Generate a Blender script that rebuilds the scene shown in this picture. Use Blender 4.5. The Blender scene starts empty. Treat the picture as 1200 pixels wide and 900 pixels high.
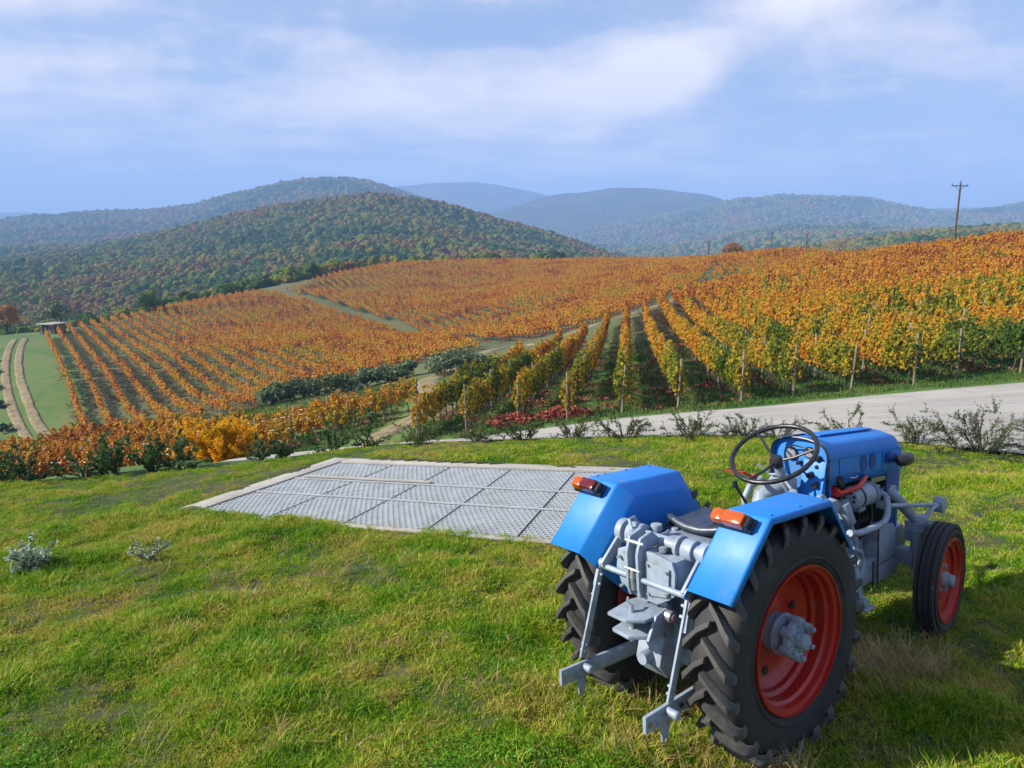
import bpy, math, random
import numpy as np
from mathutils import Vector, Matrix, noise as mnoise

random.seed(7)
RNG = np.random.default_rng(11)
scene = bpy.context.scene
COL = scene.collection

# ------------------------------------------------------------------ camera
CAM_Z = 2.436
PITCH = 0.194
cam_data = bpy.data.cameras.new("camera")
cam_data.sensor_width = 36.0
cam_data.lens = 871.0 / 1200.0 * 36.0
cam_data.clip_start = 0.05
cam_data.clip_end = 30000.0
cam = bpy.data.objects.new("camera", cam_data)
cam.location = (0, 0, CAM_Z)
cam.rotation_euler = (math.pi / 2 - PITCH, 0, 0)
COL.objects.link(cam)
scene.camera = cam

# ------------------------------------------------------------------ sun and sky
SUN_EL = math.radians(30)
SUN_AZ = math.radians(186)          # direction towards the sun, from +X counter-clockwise: left, slightly behind
sun_dir = Vector((math.cos(SUN_AZ) * math.cos(SUN_EL), math.sin(SUN_AZ) * math.cos(SUN_EL), math.sin(SUN_EL)))
ld = bpy.data.lights.new("sun", 'SUN')
ld.energy = 5.0
ld.angle = math.radians(0.6)
ld.color = (1.0, 0.92, 0.77)
sun = bpy.data.objects.new("sun", ld)
sun.rotation_euler = (-sun_dir).to_track_quat('-Z', 'Y').to_euler()
sun.location = (-20, -2, 30)
COL.objects.link(sun)

world = bpy.data.worlds.new("World")
scene.world = world
world.use_nodes = True
wt = world.node_tree
wt.nodes.clear()


def N(t, kind, **kw):
    n = t.nodes.new(kind)
    for k, v in kw.items():
        setattr(n, k, v)
    return n


def math_node(t, op, a, b=None, c=None, clamp=False):
    n = N(t, 'ShaderNodeMath', operation=op)
    n.use_clamp = clamp
    for i, v in enumerate((a, b, c)):
        if v is None:
            continue
        if isinstance(v, (int, float)):
            n.inputs[i].default_value = v
        else:
            t.links.new(v, n.inputs[i])
    return n.outputs[0]


def mix_col(t, fac, a, b, mode='MIX'):
    n = N(t, 'ShaderNodeMix', data_type='RGBA', blend_type=mode)
    for sock, v in ((n.inputs[0], fac), (n.inputs[6], a), (n.inputs[7], b)):
        if isinstance(v, (int, float)):
            sock.default_value = v
        elif isinstance(v, tuple):
            sock.default_value = v if len(v) == 4 else (*v, 1)
        else:
            t.links.new(v, sock)
    return n.outputs[2]


def ramp(t, fac, stops, interp='LINEAR'):
    n = N(t, 'ShaderNodeValToRGB')
    n.color_ramp.interpolation = interp
    e = n.color_ramp.elements
    while len(e) < len(stops):
        e.new(0.5)
    for i, (p, c) in enumerate(stops):
        e[i].position = p
        e[i].color = (*c, 1) if len(c) == 3 else c
    t.links.new(fac, n.inputs[0])
    return n.outputs[0]


def noise_tex(t, vec, scale, detail=4, rough=0.55, dist=0.0):
    n = N(t, 'ShaderNodeTexNoise')
    n.inputs['Scale'].default_value = scale
    n.inputs['Detail'].default_value = detail
    n.inputs['Roughness'].default_value = rough
    n.inputs['Distortion'].default_value = dist
    if vec is not None:
        t.links.new(vec, n.inputs['Vector'])
    return n.outputs['Fac']


sky = N(wt, 'ShaderNodeTexSky', sky_type='NISHITA')
sky.sun_disc = False
sky.sun_elevation = SUN_EL
sky.sun_rotation = math.radians(90) - SUN_AZ
sky.altitude = 300
sky.air_density = 1.0
sky.dust_density = 1.0
sky.ozone_density = 2.5
geo = N(wt, 'ShaderNodeTexCoord')
sep = N(wt, 'ShaderNodeSeparateXYZ')
wt.links.new(geo.outputs['Generated'], sep.inputs[0])
# the cloud deck: directions projected on a plane high above the place
zc = math_node(wt, 'ADD', math_node(wt, 'MAXIMUM', sep.outputs[2], 0.0), 0.10)
cx = math_node(wt, 'DIVIDE', sep.outputs[0], zc)
cy = math_node(wt, 'DIVIDE', sep.outputs[1], zc)
cmb = N(wt, 'ShaderNodeCombineXYZ')
wt.links.new(cx, cmb.inputs[0])
wt.links.new(cy, cmb.inputs[1])
mp = N(wt, 'ShaderNodeMapping')
mp.inputs['Location'].default_value = (3.1, 1.7, 0.0)
mp.inputs['Rotation'].default_value = (0, 0, math.radians(12))
mp.inputs['Scale'].default_value = (0.75, 1.0, 1.0)
wt.links.new(cmb.outputs[0], mp.inputs[0])
n1 = noise_tex(wt, mp.outputs[0], 0.62, 9, 0.50, 0.5)
n2 = noise_tex(wt, mp.outputs[0], 2.1, 9, 0.58, 0.3)
dens = math_node(wt, 'ADD', math_node(wt, 'MULTIPLY', n1, 0.62), math_node(wt, 'MULTIPLY', n2, 0.38))
# where the cloud masses and the blue gaps lie: (azimuth, elevation, half widths in radians, amount)
az_ = math_node(wt, 'ARCTAN2', sep.outputs[0], sep.outputs[1])
el_ = math_node(wt, 'ARCSINE', sep.outputs[2])


def mass(az0, el0, ra, re, amount):
    a_ = math_node(wt, 'MULTIPLY', math_node(wt, 'SUBTRACT', az_, az0), 1 / ra)
    e_ = math_node(wt, 'MULTIPLY', math_node(wt, 'SUBTRACT', el_, el0), 1 / re)
    q = math_node(wt, 'ADD', math_node(wt, 'MULTIPLY', a_, a_), math_node(wt, 'MULTIPLY', e_, e_))
    return math_node(wt, 'MULTIPLY', math_node(wt, 'EXPONENT', math_node(wt, 'MULTIPLY', q, -1.0)), amount)


puff = noise_tex(wt, geo.outputs['Generated'], 16.0, 8, 0.62, 0.3)
for az0, el0, ra, re, am in ((-0.34, 0.160, 0.44, 0.055, 0.115), (0.1, 0.085, 1.1, 0.030, 0.075), (0.10, 0.140, 0.34, 0.035, 0.03), (-0.52, 0.27, 0.12, 0.13, 0.10), (0.75, 0.13, 0.5, 0.06, 0.05),
                             (0.195, 0.205, 0.075, 0.034, 0.26), (0.115, 0.175, 0.080, 0.022, 0.18), (0.360, 0.278, 0.075, 0.030, 0.26),
                             (0.605, 0.185, 0.13, 0.05, 0.08), (0.0, 0.250, 0.19, 0.026, -0.13), (0.29, 0.190, 0.05, 0.035, -0.12),
                             (0.62, 0.31, 0.20, 0.055, -0.14), (-0.1, 0.335, 0.35, 0.03, 0.06), (-0.75, 0.05, 0.6, 0.05, -0.10),
                             (1.6, 0.25, 0.6, 0.15, 0.06), (-1.6, 0.3, 0.6, 0.15, 0.06), (2.8, 0.25, 0.6, 0.12, 0.08), (-2.6, 0.3, 0.6, 0.15, 0.05)):
    dens = math_node(wt, 'ADD', dens, mass(az0, el0, ra, re, am))
dens = math_node(wt, 'ADD', dens, math_node(wt, 'MULTIPLY', math_node(wt, 'SUBTRACT', puff, 0.5), 0.24))
cover = ramp(wt, dens, [(0.40, (0.05,) * 3), (0.49, (0.34,) * 3), (0.565, (0.78,) * 3), (0.66, (1.0,) * 3)], 'EASE')
# near the horizon the deck thins into a pale blue veil
low = math_node(wt, 'MULTIPLY', math_node(wt, 'SUBTRACT', sep.outputs[2], -0.02), 7.0, clamp=True)
cover2 = math_node(wt, 'MULTIPLY', cover, math_node(wt, 'ADD', math_node(wt, 'MULTIPLY', low, 0.75), 0.25))
bright = ramp(wt, dens, [(0.42, (3.6, 4.1, 5.6)), (0.52, (4.7, 4.9, 6.0)), (0.60, (5.9, 5.8, 6.4)), (0.76, (7.8, 7.4, 7.1))])
skyb = mix_col(wt, 0.55, sky.outputs[0], (2.9, 3.8, 5.9))
mixed = mix_col(wt, cover2, skyb, bright)
veil = math_node(wt, 'MULTIPLY', math_node(wt, 'EXPONENT', math_node(wt, 'MULTIPLY', math_node(wt, 'MAXIMUM', sep.outputs[2], 0.0), -11.0)), 0.6)
mixed = mix_col(wt, veil, mixed, (4.3, 4.8, 5.9))
bg = N(wt, 'ShaderNodeBackground')
bg.inputs['Strength'].default_value = 0.066
wt.links.new(mixed, bg.inputs[0])
wo = N(wt, 'ShaderNodeOutputWorld')
wt.links.new(bg.outputs[0], wo.inputs[0])

scene.view_settings.view_transform = 'Standard'
scene.view_settings.look = 'None'
scene.view_settings.exposure = 1.13
scene.view_settings.gamma = 1.0
scene.view_settings.use_curve_mapping = False
scene.render.engine = 'CYCLES'
scene.cycles.max_bounces = 6
scene.cycles.volume_bounces = 1
scene.cycles.transparent_max_bounces = 8
scene.cycles.use_denoising = True

# ------------------------------------------------------------------ world layout (metres; x right, y away, z up)
CTL= [[-9, -12, 0.46], [-9, -6, 0.1], [-9, -2, -0.15], [-9, 1, -0.33], [-9, 4, -0.52], [-9, 6.5, -0.67], [-6, -12, 0.61], [-6, -6, 0.24], [-6, -2, -0.0], [-6, 1, -0.19], [-6, 4, -0.37], [-6, 6.5, -0.52], [-3, -12, 0.75], [-3, -6, 0.39], [-3, -2, 0.14], [-3, 1, -0.04], [-3, 4, -0.23], [-3, 6.5, -0.38], [0, -12, 0.9], [0, -6, 0.53], [0, -2, 0.29], [0, 1, 0.1], [0, 4, -0.08], [0, 6.5, -0.23], [3, -12, 1.04], [3, -6, 0.68], [3, -2, 0.43], [3, 1, 0.25], [3, 4, 0.06], [3, 6.5, -0.09], [6, -12, 1.19], [6, -6, 0.82], [6, -2, 0.58], [6, 1, 0.39], [6, 4, 0.21], [6, 6.5, 0.06], [9, -12, 1.33], [9, -6, 0.97], [9, -2, 0.72], [9, 1, 0.54], [9, 4, 0.35], [9, 6.5, 0.2], [-25, -12, -1.21], [-25, 0, -1.94], [-25, 8, -2.43], [25, -12, 1.5], [25, 0, 0.77], [25, 8, 0.28], [6.52, 7.79, 0.0], [5.95, 8.31, -0.06], [4.94, 9.23, -0.16], [3.22, 10.06, -0.3], [1.83, 10.26, -0.37], [0.0, 10.5, -0.48], [-2.13, 10.55, -0.58], [-3.2, 9.91, -0.6], [-4.6, 9.6, -0.65], [-6.62, 9.18, -0.72], [-7.79, 8.98, -0.76], [25.83, 24.67, -1.68], [20.95, 24.61, -1.99], [17.22, 24.55, -2.3], [12.92, 24.48, -2.67], [10.05, 24.42, -2.95], [7.75, 24.38, -3.17], [4.39, 24.81, -3.54], [1.22, 25.71, -4.17], [-1.93, 27.08, -4.98], [-5.86, 28.93, -5.92], [-9.92, 30.76, -7.01], [-16.07, 33.48, -8.73], [9, 15, -0.95], [3, 16, -1.7], [-2, 17, -2.9], [-8, 18, -4.0], [18.6, 26.57, -2.4], [31.57, 50.06, -2.13], [65.29, 111.78, 0.81], [79.22, 116.99, 1.38], [68.31, 172.57, -1.04], [20.67, 39.69, -3.02], [20.09, 49.84, -3.26], [99.02, 117.07, 1.77], [51.66, 60.47, -1.02], [24.11, 27.66, -2.02], [27.55, 80.27, -3.97], [7.23, 44.34, -5.33], [14.05, 91.9, -7.01], [12.4, 59.54, -5.75], [12.54, 41.49, -4.24], [60.73, 232.97, -4.85], [31.0, 273.54, -5.82], [12.86, 283.67, -6.12], [-13.09, 288.74, -6.27], [-45.01, 283.36, -7.7], [-59.7, 262.6, -9.61], [-72.85, 236.63, -12.16], [-62.94, 215.96, -13.58], [-28.42, 164.64, -15.43], [-12.86, 139.08, -15.88], [-1.09, 94.1, -11.38], [4.13, 89.29, -9.95], [10.1, 87.71, -7.59], [31.57, 125.7, -6.17], [40.3, 131.01, -5.05], [-22.96, 200.67, -13.59], [0.0, 150.17, -11.27], [0.0, 221.72, -10.24], [17.22, 150.67, -8.74], [-4.13, 89.07, -11.06], [-42.62, 72.51, -17.51], [-33.98, 71.79, -16.0], [-25.49, 72.15, -14.16], [-17.91, 76.54, -12.6], [-9.64, 82.89, -11.39], [-89.21, 138.92, -16.67], [-96.44, 159.27, -16.87], [-87.26, 190.14, -15.36], [-70.61, 205.92, -12.84], [-45.81, 103.5, -15.44], [-27.55, 119.08, -13.94], [-106.08, 138.92, -16.67], [-94.03, 138.92, -16.67], [-61.26, 89.87, -17.37], [-43.81, 69.45, -17.53], [-45.46, 63.45, -16.98], [-62.46, 77.26, -19.3], [-22.1, 33.4, -9.12], [-33.46, 59.88, -14.41], [-4.93, 37.95, -6.71], [-12.24, 39.61, -8.61], [-14.24, 60.67, -10.35], [-4.13, 59.01, -8.46], [-18.6, 58.58, -10.62], [-1.38, 29.13, -4.94], [0.0, 44.16, -6.24], [4.0, 57.23, -7.11], [128.7, 152.2, 0.3], [217.9, 257.5, -7.2], [356.5, 421.4, -22.2], [103.0, 152.1, -0.1], [174.3, 257.4, -7.6], [285.2, 421.2, -22.6], [84.9, 145.3, -0.7], [143.6, 245.9, -8.2], [235.1, 402.4, -23.2], [89.9, 184.9, -1.4], [152.1, 312.9, -8.9], [248.8, 511.9, -23.9], [85.4, 215.7, -5.5], [116.1, 293.4, -19.0], [75.9, 291.2, -9.4], [103.2, 396.0, -22.9], [16.1, 354.6, -10.6], [21.9, 482.2, -24.1], [-56.3, 354.2, -12.2], [-76.5, 481.7, -25.7], [-91.1, 295.8, -16.7], [-123.8, 402.3, -30.2], [-104.7, 228.2, -20.4], [-148.3, 323.2, -32.4], [-115.7, 191.1, -21.9], [-163.9, 270.8, -33.9], [-127.3, 166.7, -21.7], [-180.3, 236.2, -33.7]]
LAWN_EDGE= [[6.52, 7.79], [5.95, 8.31], [4.94, 9.23], [3.22, 10.06], [1.83, 10.26], [0.0, 10.5], [-2.13, 10.55], [-3.2, 9.91], [-4.6, 9.6], [-6.62, 9.18], [-7.79, 8.98]]
ROAD_FAR= [[25.83, 24.67], [20.95, 24.61], [17.22, 24.55], [12.92, 24.48], [10.05, 24.42], [7.75, 24.38], [4.39, 24.81], [1.22, 25.71], [-1.93, 27.08], [-5.86, 28.93], [-9.92, 30.76], [-16.07, 33.48]]
TRACK_A= [[-40.16, 63.53], [-43.24, 67.52], [-51.44, 77.61], [-61.05, 89.87], [-73.88, 108.18], [-86.87, 128.57], [-94.57, 141.87]]
TRACK_B= [[-6.16, 28.44], [-5.68, 31.95], [-4.82, 36.44], [-4.33, 39.97], [-5.18, 47.98], [-6.71, 58.01], [-4.61, 72.03], [-1.07, 92.06], [3.62, 89.27], [6.44, 88.47], [10.1, 87.73], [14.05, 91.94], [19.17, 100.16], [24.82, 112.4], [33.8, 128.77], [41.79, 141.06]]
BLOCK_2= [[-41.89, 71.5], [-33.52, 70.84], [-25.14, 71.23], [-19.2, 74.54], [-13.02, 79.8], [-8.08, 86.97], [-3.86, 95.2], [-14.18, 129.46], [-34.13, 167.05], [-61.69, 202.77], [-70.58, 208.07], [-87.26, 190.14], [-95.24, 157.2], [-88.73, 138.86]]
BLOCK_3= [[-67.29, 223.19], [-42.48, 185.21], [-25.72, 159.62], [-11.37, 131.1], [-2.39, 103.08], [4.5, 97.35], [10.13, 97.72], [15.96, 103.1], [27.27, 125.62], [33.32, 135.87], [46.06, 171.51], [60.96, 227.8], [30.42, 268.36], [-12.86, 283.55], [-44.2, 278.18], [-58.55, 257.44]]
BLOCK_4= [[-5.53, 27.96], [-4.92, 30.49], [-3.59, 34.46], [-3.2, 39.96], [-3.56, 45.95], [-2.34, 49.95], [0.0, 55.97], [3.03, 65.1], [6.7, 72.31], [9.52, 78.53], [13.02, 83.76], [19.09, 95.09], [25.89, 110.37], [31.95, 121.68], [46.45, 171.51], [61.48, 227.8], [66.3, 167.42], [64.11, 109.7], [77.84, 114.91], [103.79, 115.01], [75.77, 60.47], [27.9, 26.65], [18.12, 25.86], [13.59, 25.79], [10.57, 25.73], [8.15, 25.69], [4.62, 26.12], [1.28, 27.01], [-2.02, 28.38]]
BAND= [[-5.19, 37.96], [-8.73, 36.82], [-12.4, 34.67], [-17.05, 31.53], [-22.39, 28.49], [-41.33, 47.84], [-31.0, 47.97], [-29.25, 49.99], [-22.96, 48.22], [-14.14, 42.62], [-8.89, 41.87], [-5.53, 41.97]]
OLIVES= [[-18.15, 60.45], [-16.27, 61.51], [-14.33, 62.6], [-12.88, 64.67], [-19.29, 58.42], [-11.32, 66.72], [-5.88, 62.86], [-4.7, 64.89], [-3.67, 66.92], [-10.3, 67.8]]
FAR_U= [-1.237, -0.956, -0.787, -0.675, -0.618, -0.562, -0.45, -0.337, -0.281, -0.242, -0.18, -0.112, -0.045, 0.0, 0.056, 0.112, 0.174, 0.259, 0.337, 0.45, 0.562, 0.675, 0.843, 1.124]
FAR_Y= [330, 450, 620, 760, 900, 1250, 2300, 2800, 3700, 4300, 5100, 6600]
FAR_Z= [[-46.8, -42.9, -39.1, -36.0, -35.3, -34.5, -32.2, -30.0, -29.2, -28.4, -27.7, -27.7, -27.7, -27.7, -27.7, -27.7, -27.7, -27.7, -27.7, -27.7, -29.6, -31.5, -31.5, -31.5], [-33.5, -33.5, -32.5, -30.9, -30.4, -29.4, -27.4, -24.3, -22.3, -20.2, -17.2, -18.2, -20.7, -23.3, -25.8, -28.4, -30.9, -30.9, -28.4, -23.3, -20.7, -18.2, -23.3, -23.3], [-29.5, -27.4, -26.0, -22.5, -21.1, -20.4, -16.3, -10.7, -6.6, -3.8, 0.3, -1.8, -5.2, -9.3, -13.5, -17.7, -24.6, -24.6, -15.6, -5.2, 0.3, 4.4, 4.4, 1.7], [-32.4, -30.7, -29.0, -23.9, -20.5, -17.1, -6.9, 6.5, 13.2, 17.4, 21.6, 16.6, 6.5, -1.9, -10.3, -18.8, -29.0, -29.0, -17.1, -4.4, 4.8, 9.9, 9.9, 6.5], [-33.8, -31.8, -28.7, -24.7, -18.7, -12.7, 8.3, 30.0, 38.8, 43.7, 46.6, 40.8, 26.1, 15.2, 2.3, -12.7, -30.8, -39.9, -33.8, -25.7, -15.7, -5.7, -5.7, -5.7], [-26.9, -26.9, -26.9, -24.1, -22.7, -21.3, -26.9, -40.9, -40.9, -40.9, -40.9, -40.9, -40.9, -40.9, -43.7, -43.7, -43.7, -38.1, -13.0, -1.9, -7.4, -13.0, -13.0, -13.0], [9.7, 22.4, 35.1, 45.2, 55.3, 65.3, 75.4, 127.9, 155.2, 165.1, 152.7, 105.4, 55.3, 9.7, -15.7, -28.5, -28.5, -3.0, 30.0, 30.0, 25.0, 30.0, 47.7, 60.3], [-41.4, -41.4, -41.4, -25.9, -25.9, -25.9, -25.9, -41.4, -41.4, -41.4, -41.4, -41.4, -41.4, -25.9, 5.1, 36.0, 66.8, 118.7, 149.1, 143.0, 91.2, 124.8, 158.2, 173.3], [10.1, 22.3, 50.9, 79.3, 91.5, 79.3, 63.1, -10.4, -10.4, -10.4, -10.4, 10.1, 103.6, 160.1, 204.2, 232.2, 240.2, 208.2, 111.7, 111.7, 111.7, 111.7, 111.7, 111.7], [-50.6, -50.6, -50.6, -50.6, -50.6, -50.6, -50.6, -50.6, -50.6, -50.6, -50.6, -50.6, -50.6, -50.6, -50.6, -50.6, -50.6, -50.6, -50.6, -50.6, -50.6, -50.6, -50.6, -50.6], [97.2, 130.8, 164.2, 169.8, 164.2, 153.1, 119.6, 97.2, 164.2, 230.8, 308.2, 352.1, 363.1, 335.7, 264.0, 192.0, 192.0, 192.0, 192.0, 186.5, 197.6, 175.3, 164.2, 164.2], [-152.4, -152.4, -152.4, -152.4, -152.4, -152.4, -152.4, -152.4, -152.4, -152.4, -152.4, -152.4, -152.4, -152.4, -152.4, -152.4, -152.4, -152.4, -152.4, -152.4, -152.4, -152.4, -152.4, -152.4]]
EDGE_PX= [-120, 0, 200, 330, 430, 600, 750, 870, 1050, 1200, 1300]
EDGE_X= [-7.79, -6.62, -4.6, -3.2, -2.13, 0.0, 1.83, 3.22, 4.94, 5.95, 6.52]
GOLD= [-4.77, 11.78, -1.43]
HEAPS= [[0.23, 27.78], [2.09, 27.23]]
LAVS= [[-82.1, 116.26], [-75.02, 106.02], [-68.18, 95.81], [-62.41, 87.63], [-56.3, 79.5], [-50.47, 71.42], [-46.69, 65.29]]

def smooth(a, b, v):
    t = np.clip((np.asarray(v, dtype=float) - a) / (b - a), 0, 1)
    return t * t * (3 - 2 * t)


# ------------------------------------------------------------------ the lie of the land
_P = np.array(CTL, dtype=float)
_L = 40.0


def _phi(r2):
    return 0.5 * r2 * np.log(r2 + 1e-12)


def _fit():
    n = len(_P)
    x = _P[:, :2] / _L
    d2 = ((x[:, None] - x[None]) ** 2).sum(-1)
    A = np.zeros((n + 3, n + 3))
    A[:n, :n] = _phi(d2) + np.eye(n) * 0.0006
    A[:n, n:] = np.c_[np.ones(n), x]
    A[n:, :n] = A[:n, n:].T
    return np.linalg.solve(A, np.r_[_P[:, 2], 0, 0, 0])


_W = _fit()
_FU = np.array(FAR_U)
_FY = np.log(np.array(FAR_Y, dtype=float))
_FZ = np.array(FAR_Z)


def value_noise(x, y, s, seed=0):
    """Smooth lattice noise in -1..1, vectorised."""
    x = np.asarray(x, dtype=float) / s + seed * 17.3
    y = np.asarray(y, dtype=float) / s - seed * 9.1
    xi = np.floor(x).astype(np.int64)
    yi = np.floor(y).astype(np.int64)
    fx = x - xi
    fy = y - yi
    fx = fx * fx * (3 - 2 * fx)
    fy = fy * fy * (3 - 2 * fy)

    def hsh(i, j):
        h = (i * 374761393 + j * 668265263 + seed * 1442695) & 0x7fffffff
        h = ((h ^ (h >> 13)) * 1274126177) & 0x7fffffff
        return ((h ^ (h >> 16)) & 0xffff) / 32767.5 - 1
    a, b, c_, d = hsh(xi, yi), hsh(xi + 1, yi), hsh(xi, yi + 1), hsh(xi + 1, yi + 1)
    return (a * (1 - fx) + b * fx) * (1 - fy) + (c_ * (1 - fx) + d * fx) * fy


def _cr(p0, p1, p2, p3, t):
    return 0.5 * (2 * p1 + (p2 - p0) * t + (2 * p0 - 5 * p1 + 4 * p2 - p3) * t * t + (3 * p1 - p0 - 3 * p2 + p3) * t ** 3)


def far_height(x, y):
    Y = np.maximum(y, 60.0)
    u = np.clip(x / Y, _FU[0], _FU[-1])
    v = np.clip(np.log(Y), _FY[0], _FY[-1] - 1e-6)
    i = np.clip(np.searchsorted(_FU, u) - 1, 0, len(_FU) - 2)
    j = np.clip(np.searchsorted(_FY, v) - 1, 0, len(_FY) - 2)
    fu = (u - _FU[i]) / (_FU[i + 1] - _FU[i])
    fv = (v - _FY[j]) / (_FY[j + 1] - _FY[j])
    ni, nj = len(_FU) - 1, len(_FY) - 1

    def row(jj):
        jj = np.clip(jj, 0, nj)
        return _cr(_FZ[jj, np.clip(i - 1, 0, ni)], _FZ[jj, i], _FZ[jj, i + 1], _FZ[jj, np.clip(i + 2, 0, ni)], fu)
    sv = fv * fv * (3 - 2 * fv)
    z = row(j) * (1 - sv) + row(j + 1) * sv
    k = np.clip((Y - 350) / 1500, 0, 1)
    z = z + k * (value_noise(x, y, 160, 3) * 7 + value_noise(x, y, 70, 4) * 3.5) + np.clip((Y - 1500) / 2000, 0, 1) * (value_noise(x, y, 420, 5) * 16)
    return z


def near_height(x, y):
    x = np.asarray(x, dtype=float).ravel() / _L
    y = np.asarray(y, dtype=float).ravel() / _L
    out = np.zeros(len(x))
    for k in range(0, len(x), 20000):
        xs, ys = x[k:k + 20000], y[k:k + 20000]
        d2 = (xs[:, None] - _P[None, :, 0] / _L) ** 2 + (ys[:, None] - _P[None, :, 1] / _L) ** 2
        out[k:k + 20000] = _phi(d2) @ _W[:len(_P)] + _W[-3] + _W[-2] * xs + _W[-1] * ys
    return out


def height(x, y):
    x = np.atleast_1d(np.asarray(x, dtype=float))
    y = np.atleast_1d(np.asarray(y, dtype=float))
    shp = x.shape
    xf, yf = x.ravel(), y.ravel()
    w = smooth(285, 400, yf)
    z = np.zeros(len(xf))
    m = w < 1
    # outside the surveyed band the slope is held at its edge
    z[m] = near_height(np.clip(xf[m], -320, 320), np.clip(yf[m], -25, 420))
    z = z * (1 - w) + far_height(xf, yf) * w
    return z.reshape(shp)


def gz(x, y):
    return float(height([x], [y])[0])


def ribbon_dist(x, y, line):
    """Distance from points to a polyline."""
    best = np.full(np.shape(x), 1e9)
    for (ax, ay), (bx, by) in zip(line[:-1], line[1:]):
        dx, dy = bx - ax, by - ay
        t = np.clip(((x - ax) * dx + (y - ay) * dy) / (dx * dx + dy * dy), 0, 1)
        best = np.minimum(best, np.hypot(x - ax - t * dx, y - ay - t * dy))
    return best


def in_poly(x, y, poly):
    x = np.asarray(x)
    y = np.asarray(y)
    ins = np.zeros(x.shape, bool)
    n = len(poly)
    for i in range(n):
        x1, y1 = poly[i]
        x2, y2 = poly[(i + 1) % n]
        if y1 == y2:
            continue
        c = ((y1 > y) != (y2 > y)) & (x < (x2 - x1) * (y - y1) / (y2 - y1) + x1)
        ins ^= c
    return ins


# ------------------------------------------------------------------ object helpers
def setp(o, label=None, cat=None, group=None, kind=None):
    if label:
        o['label'] = label
    if cat:
        o['category'] = cat
    if group:
        o['group'] = group
    if kind:
        o['kind'] = kind
    return o


def link(o, parent=None):
    COL.objects.link(o)
    if parent is not None:
        o.parent = parent
    return o


def empty(name, loc=(0, 0, 0), rz=0.0, parent=None):
    o = bpy.data.objects.new(name, None)
    o.empty_display_size = 0.2
    o.location = loc
    o.rotation_euler = (0, 0, rz)
    return link(o, parent)


def np_mesh(name, verts, faces, mats, smooth_=False, mat_idx=None):
    """faces: (n,k) int array (same k) or list of lists."""
    me = bpy.data.meshes.new(name)
    verts = np.asarray(verts, dtype=np.float32)
    if isinstance(faces, np.ndarray):
        n, k = faces.shape
        me.vertices.add(len(verts))
        me.vertices.foreach_set('co', verts.ravel())
        me.loops.add(n * k)
        me.loops.foreach_set('vertex_index', faces.astype(np.int32).ravel())
        me.polygons.add(n)
        me.polygons.foreach_set('loop_start', np.arange(0, n * k, k, dtype=np.int32))
        me.polygons.foreach_set('loop_total', np.full(n, k, dtype=np.int32))
        me.update(calc_edges=True)
    else:
        me.from_pydata(verts.tolist(), [], faces)
    for m in (mats if isinstance(mats, (list, tuple)) else [mats]):
        me.materials.append(m)
    if mat_idx is not None:
        me.polygons.foreach_set('material_index', np.asarray(mat_idx, dtype=np.int32))
    if smooth_:
        me.polygons.foreach_set('use_smooth', np.ones(len(me.polygons), dtype=bool))
    me.validate()
    return me


def grid_mesh(name, X, Y, Z, mat, mask=None):
    r, c = X.shape
    v = np.c_[X.ravel(), Y.ravel(), Z.ravel()]
    idx = np.arange(r * c).reshape(r, c)
    f = np.stack([idx[:-1, :-1], idx[:-1, 1:], idx[1:, 1:], idx[1:, :-1]], -1).reshape(-1, 4)
    if mask is not None:
        f = f[mask.ravel()]
    return np_mesh(name, v, f, mat, True)


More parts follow.
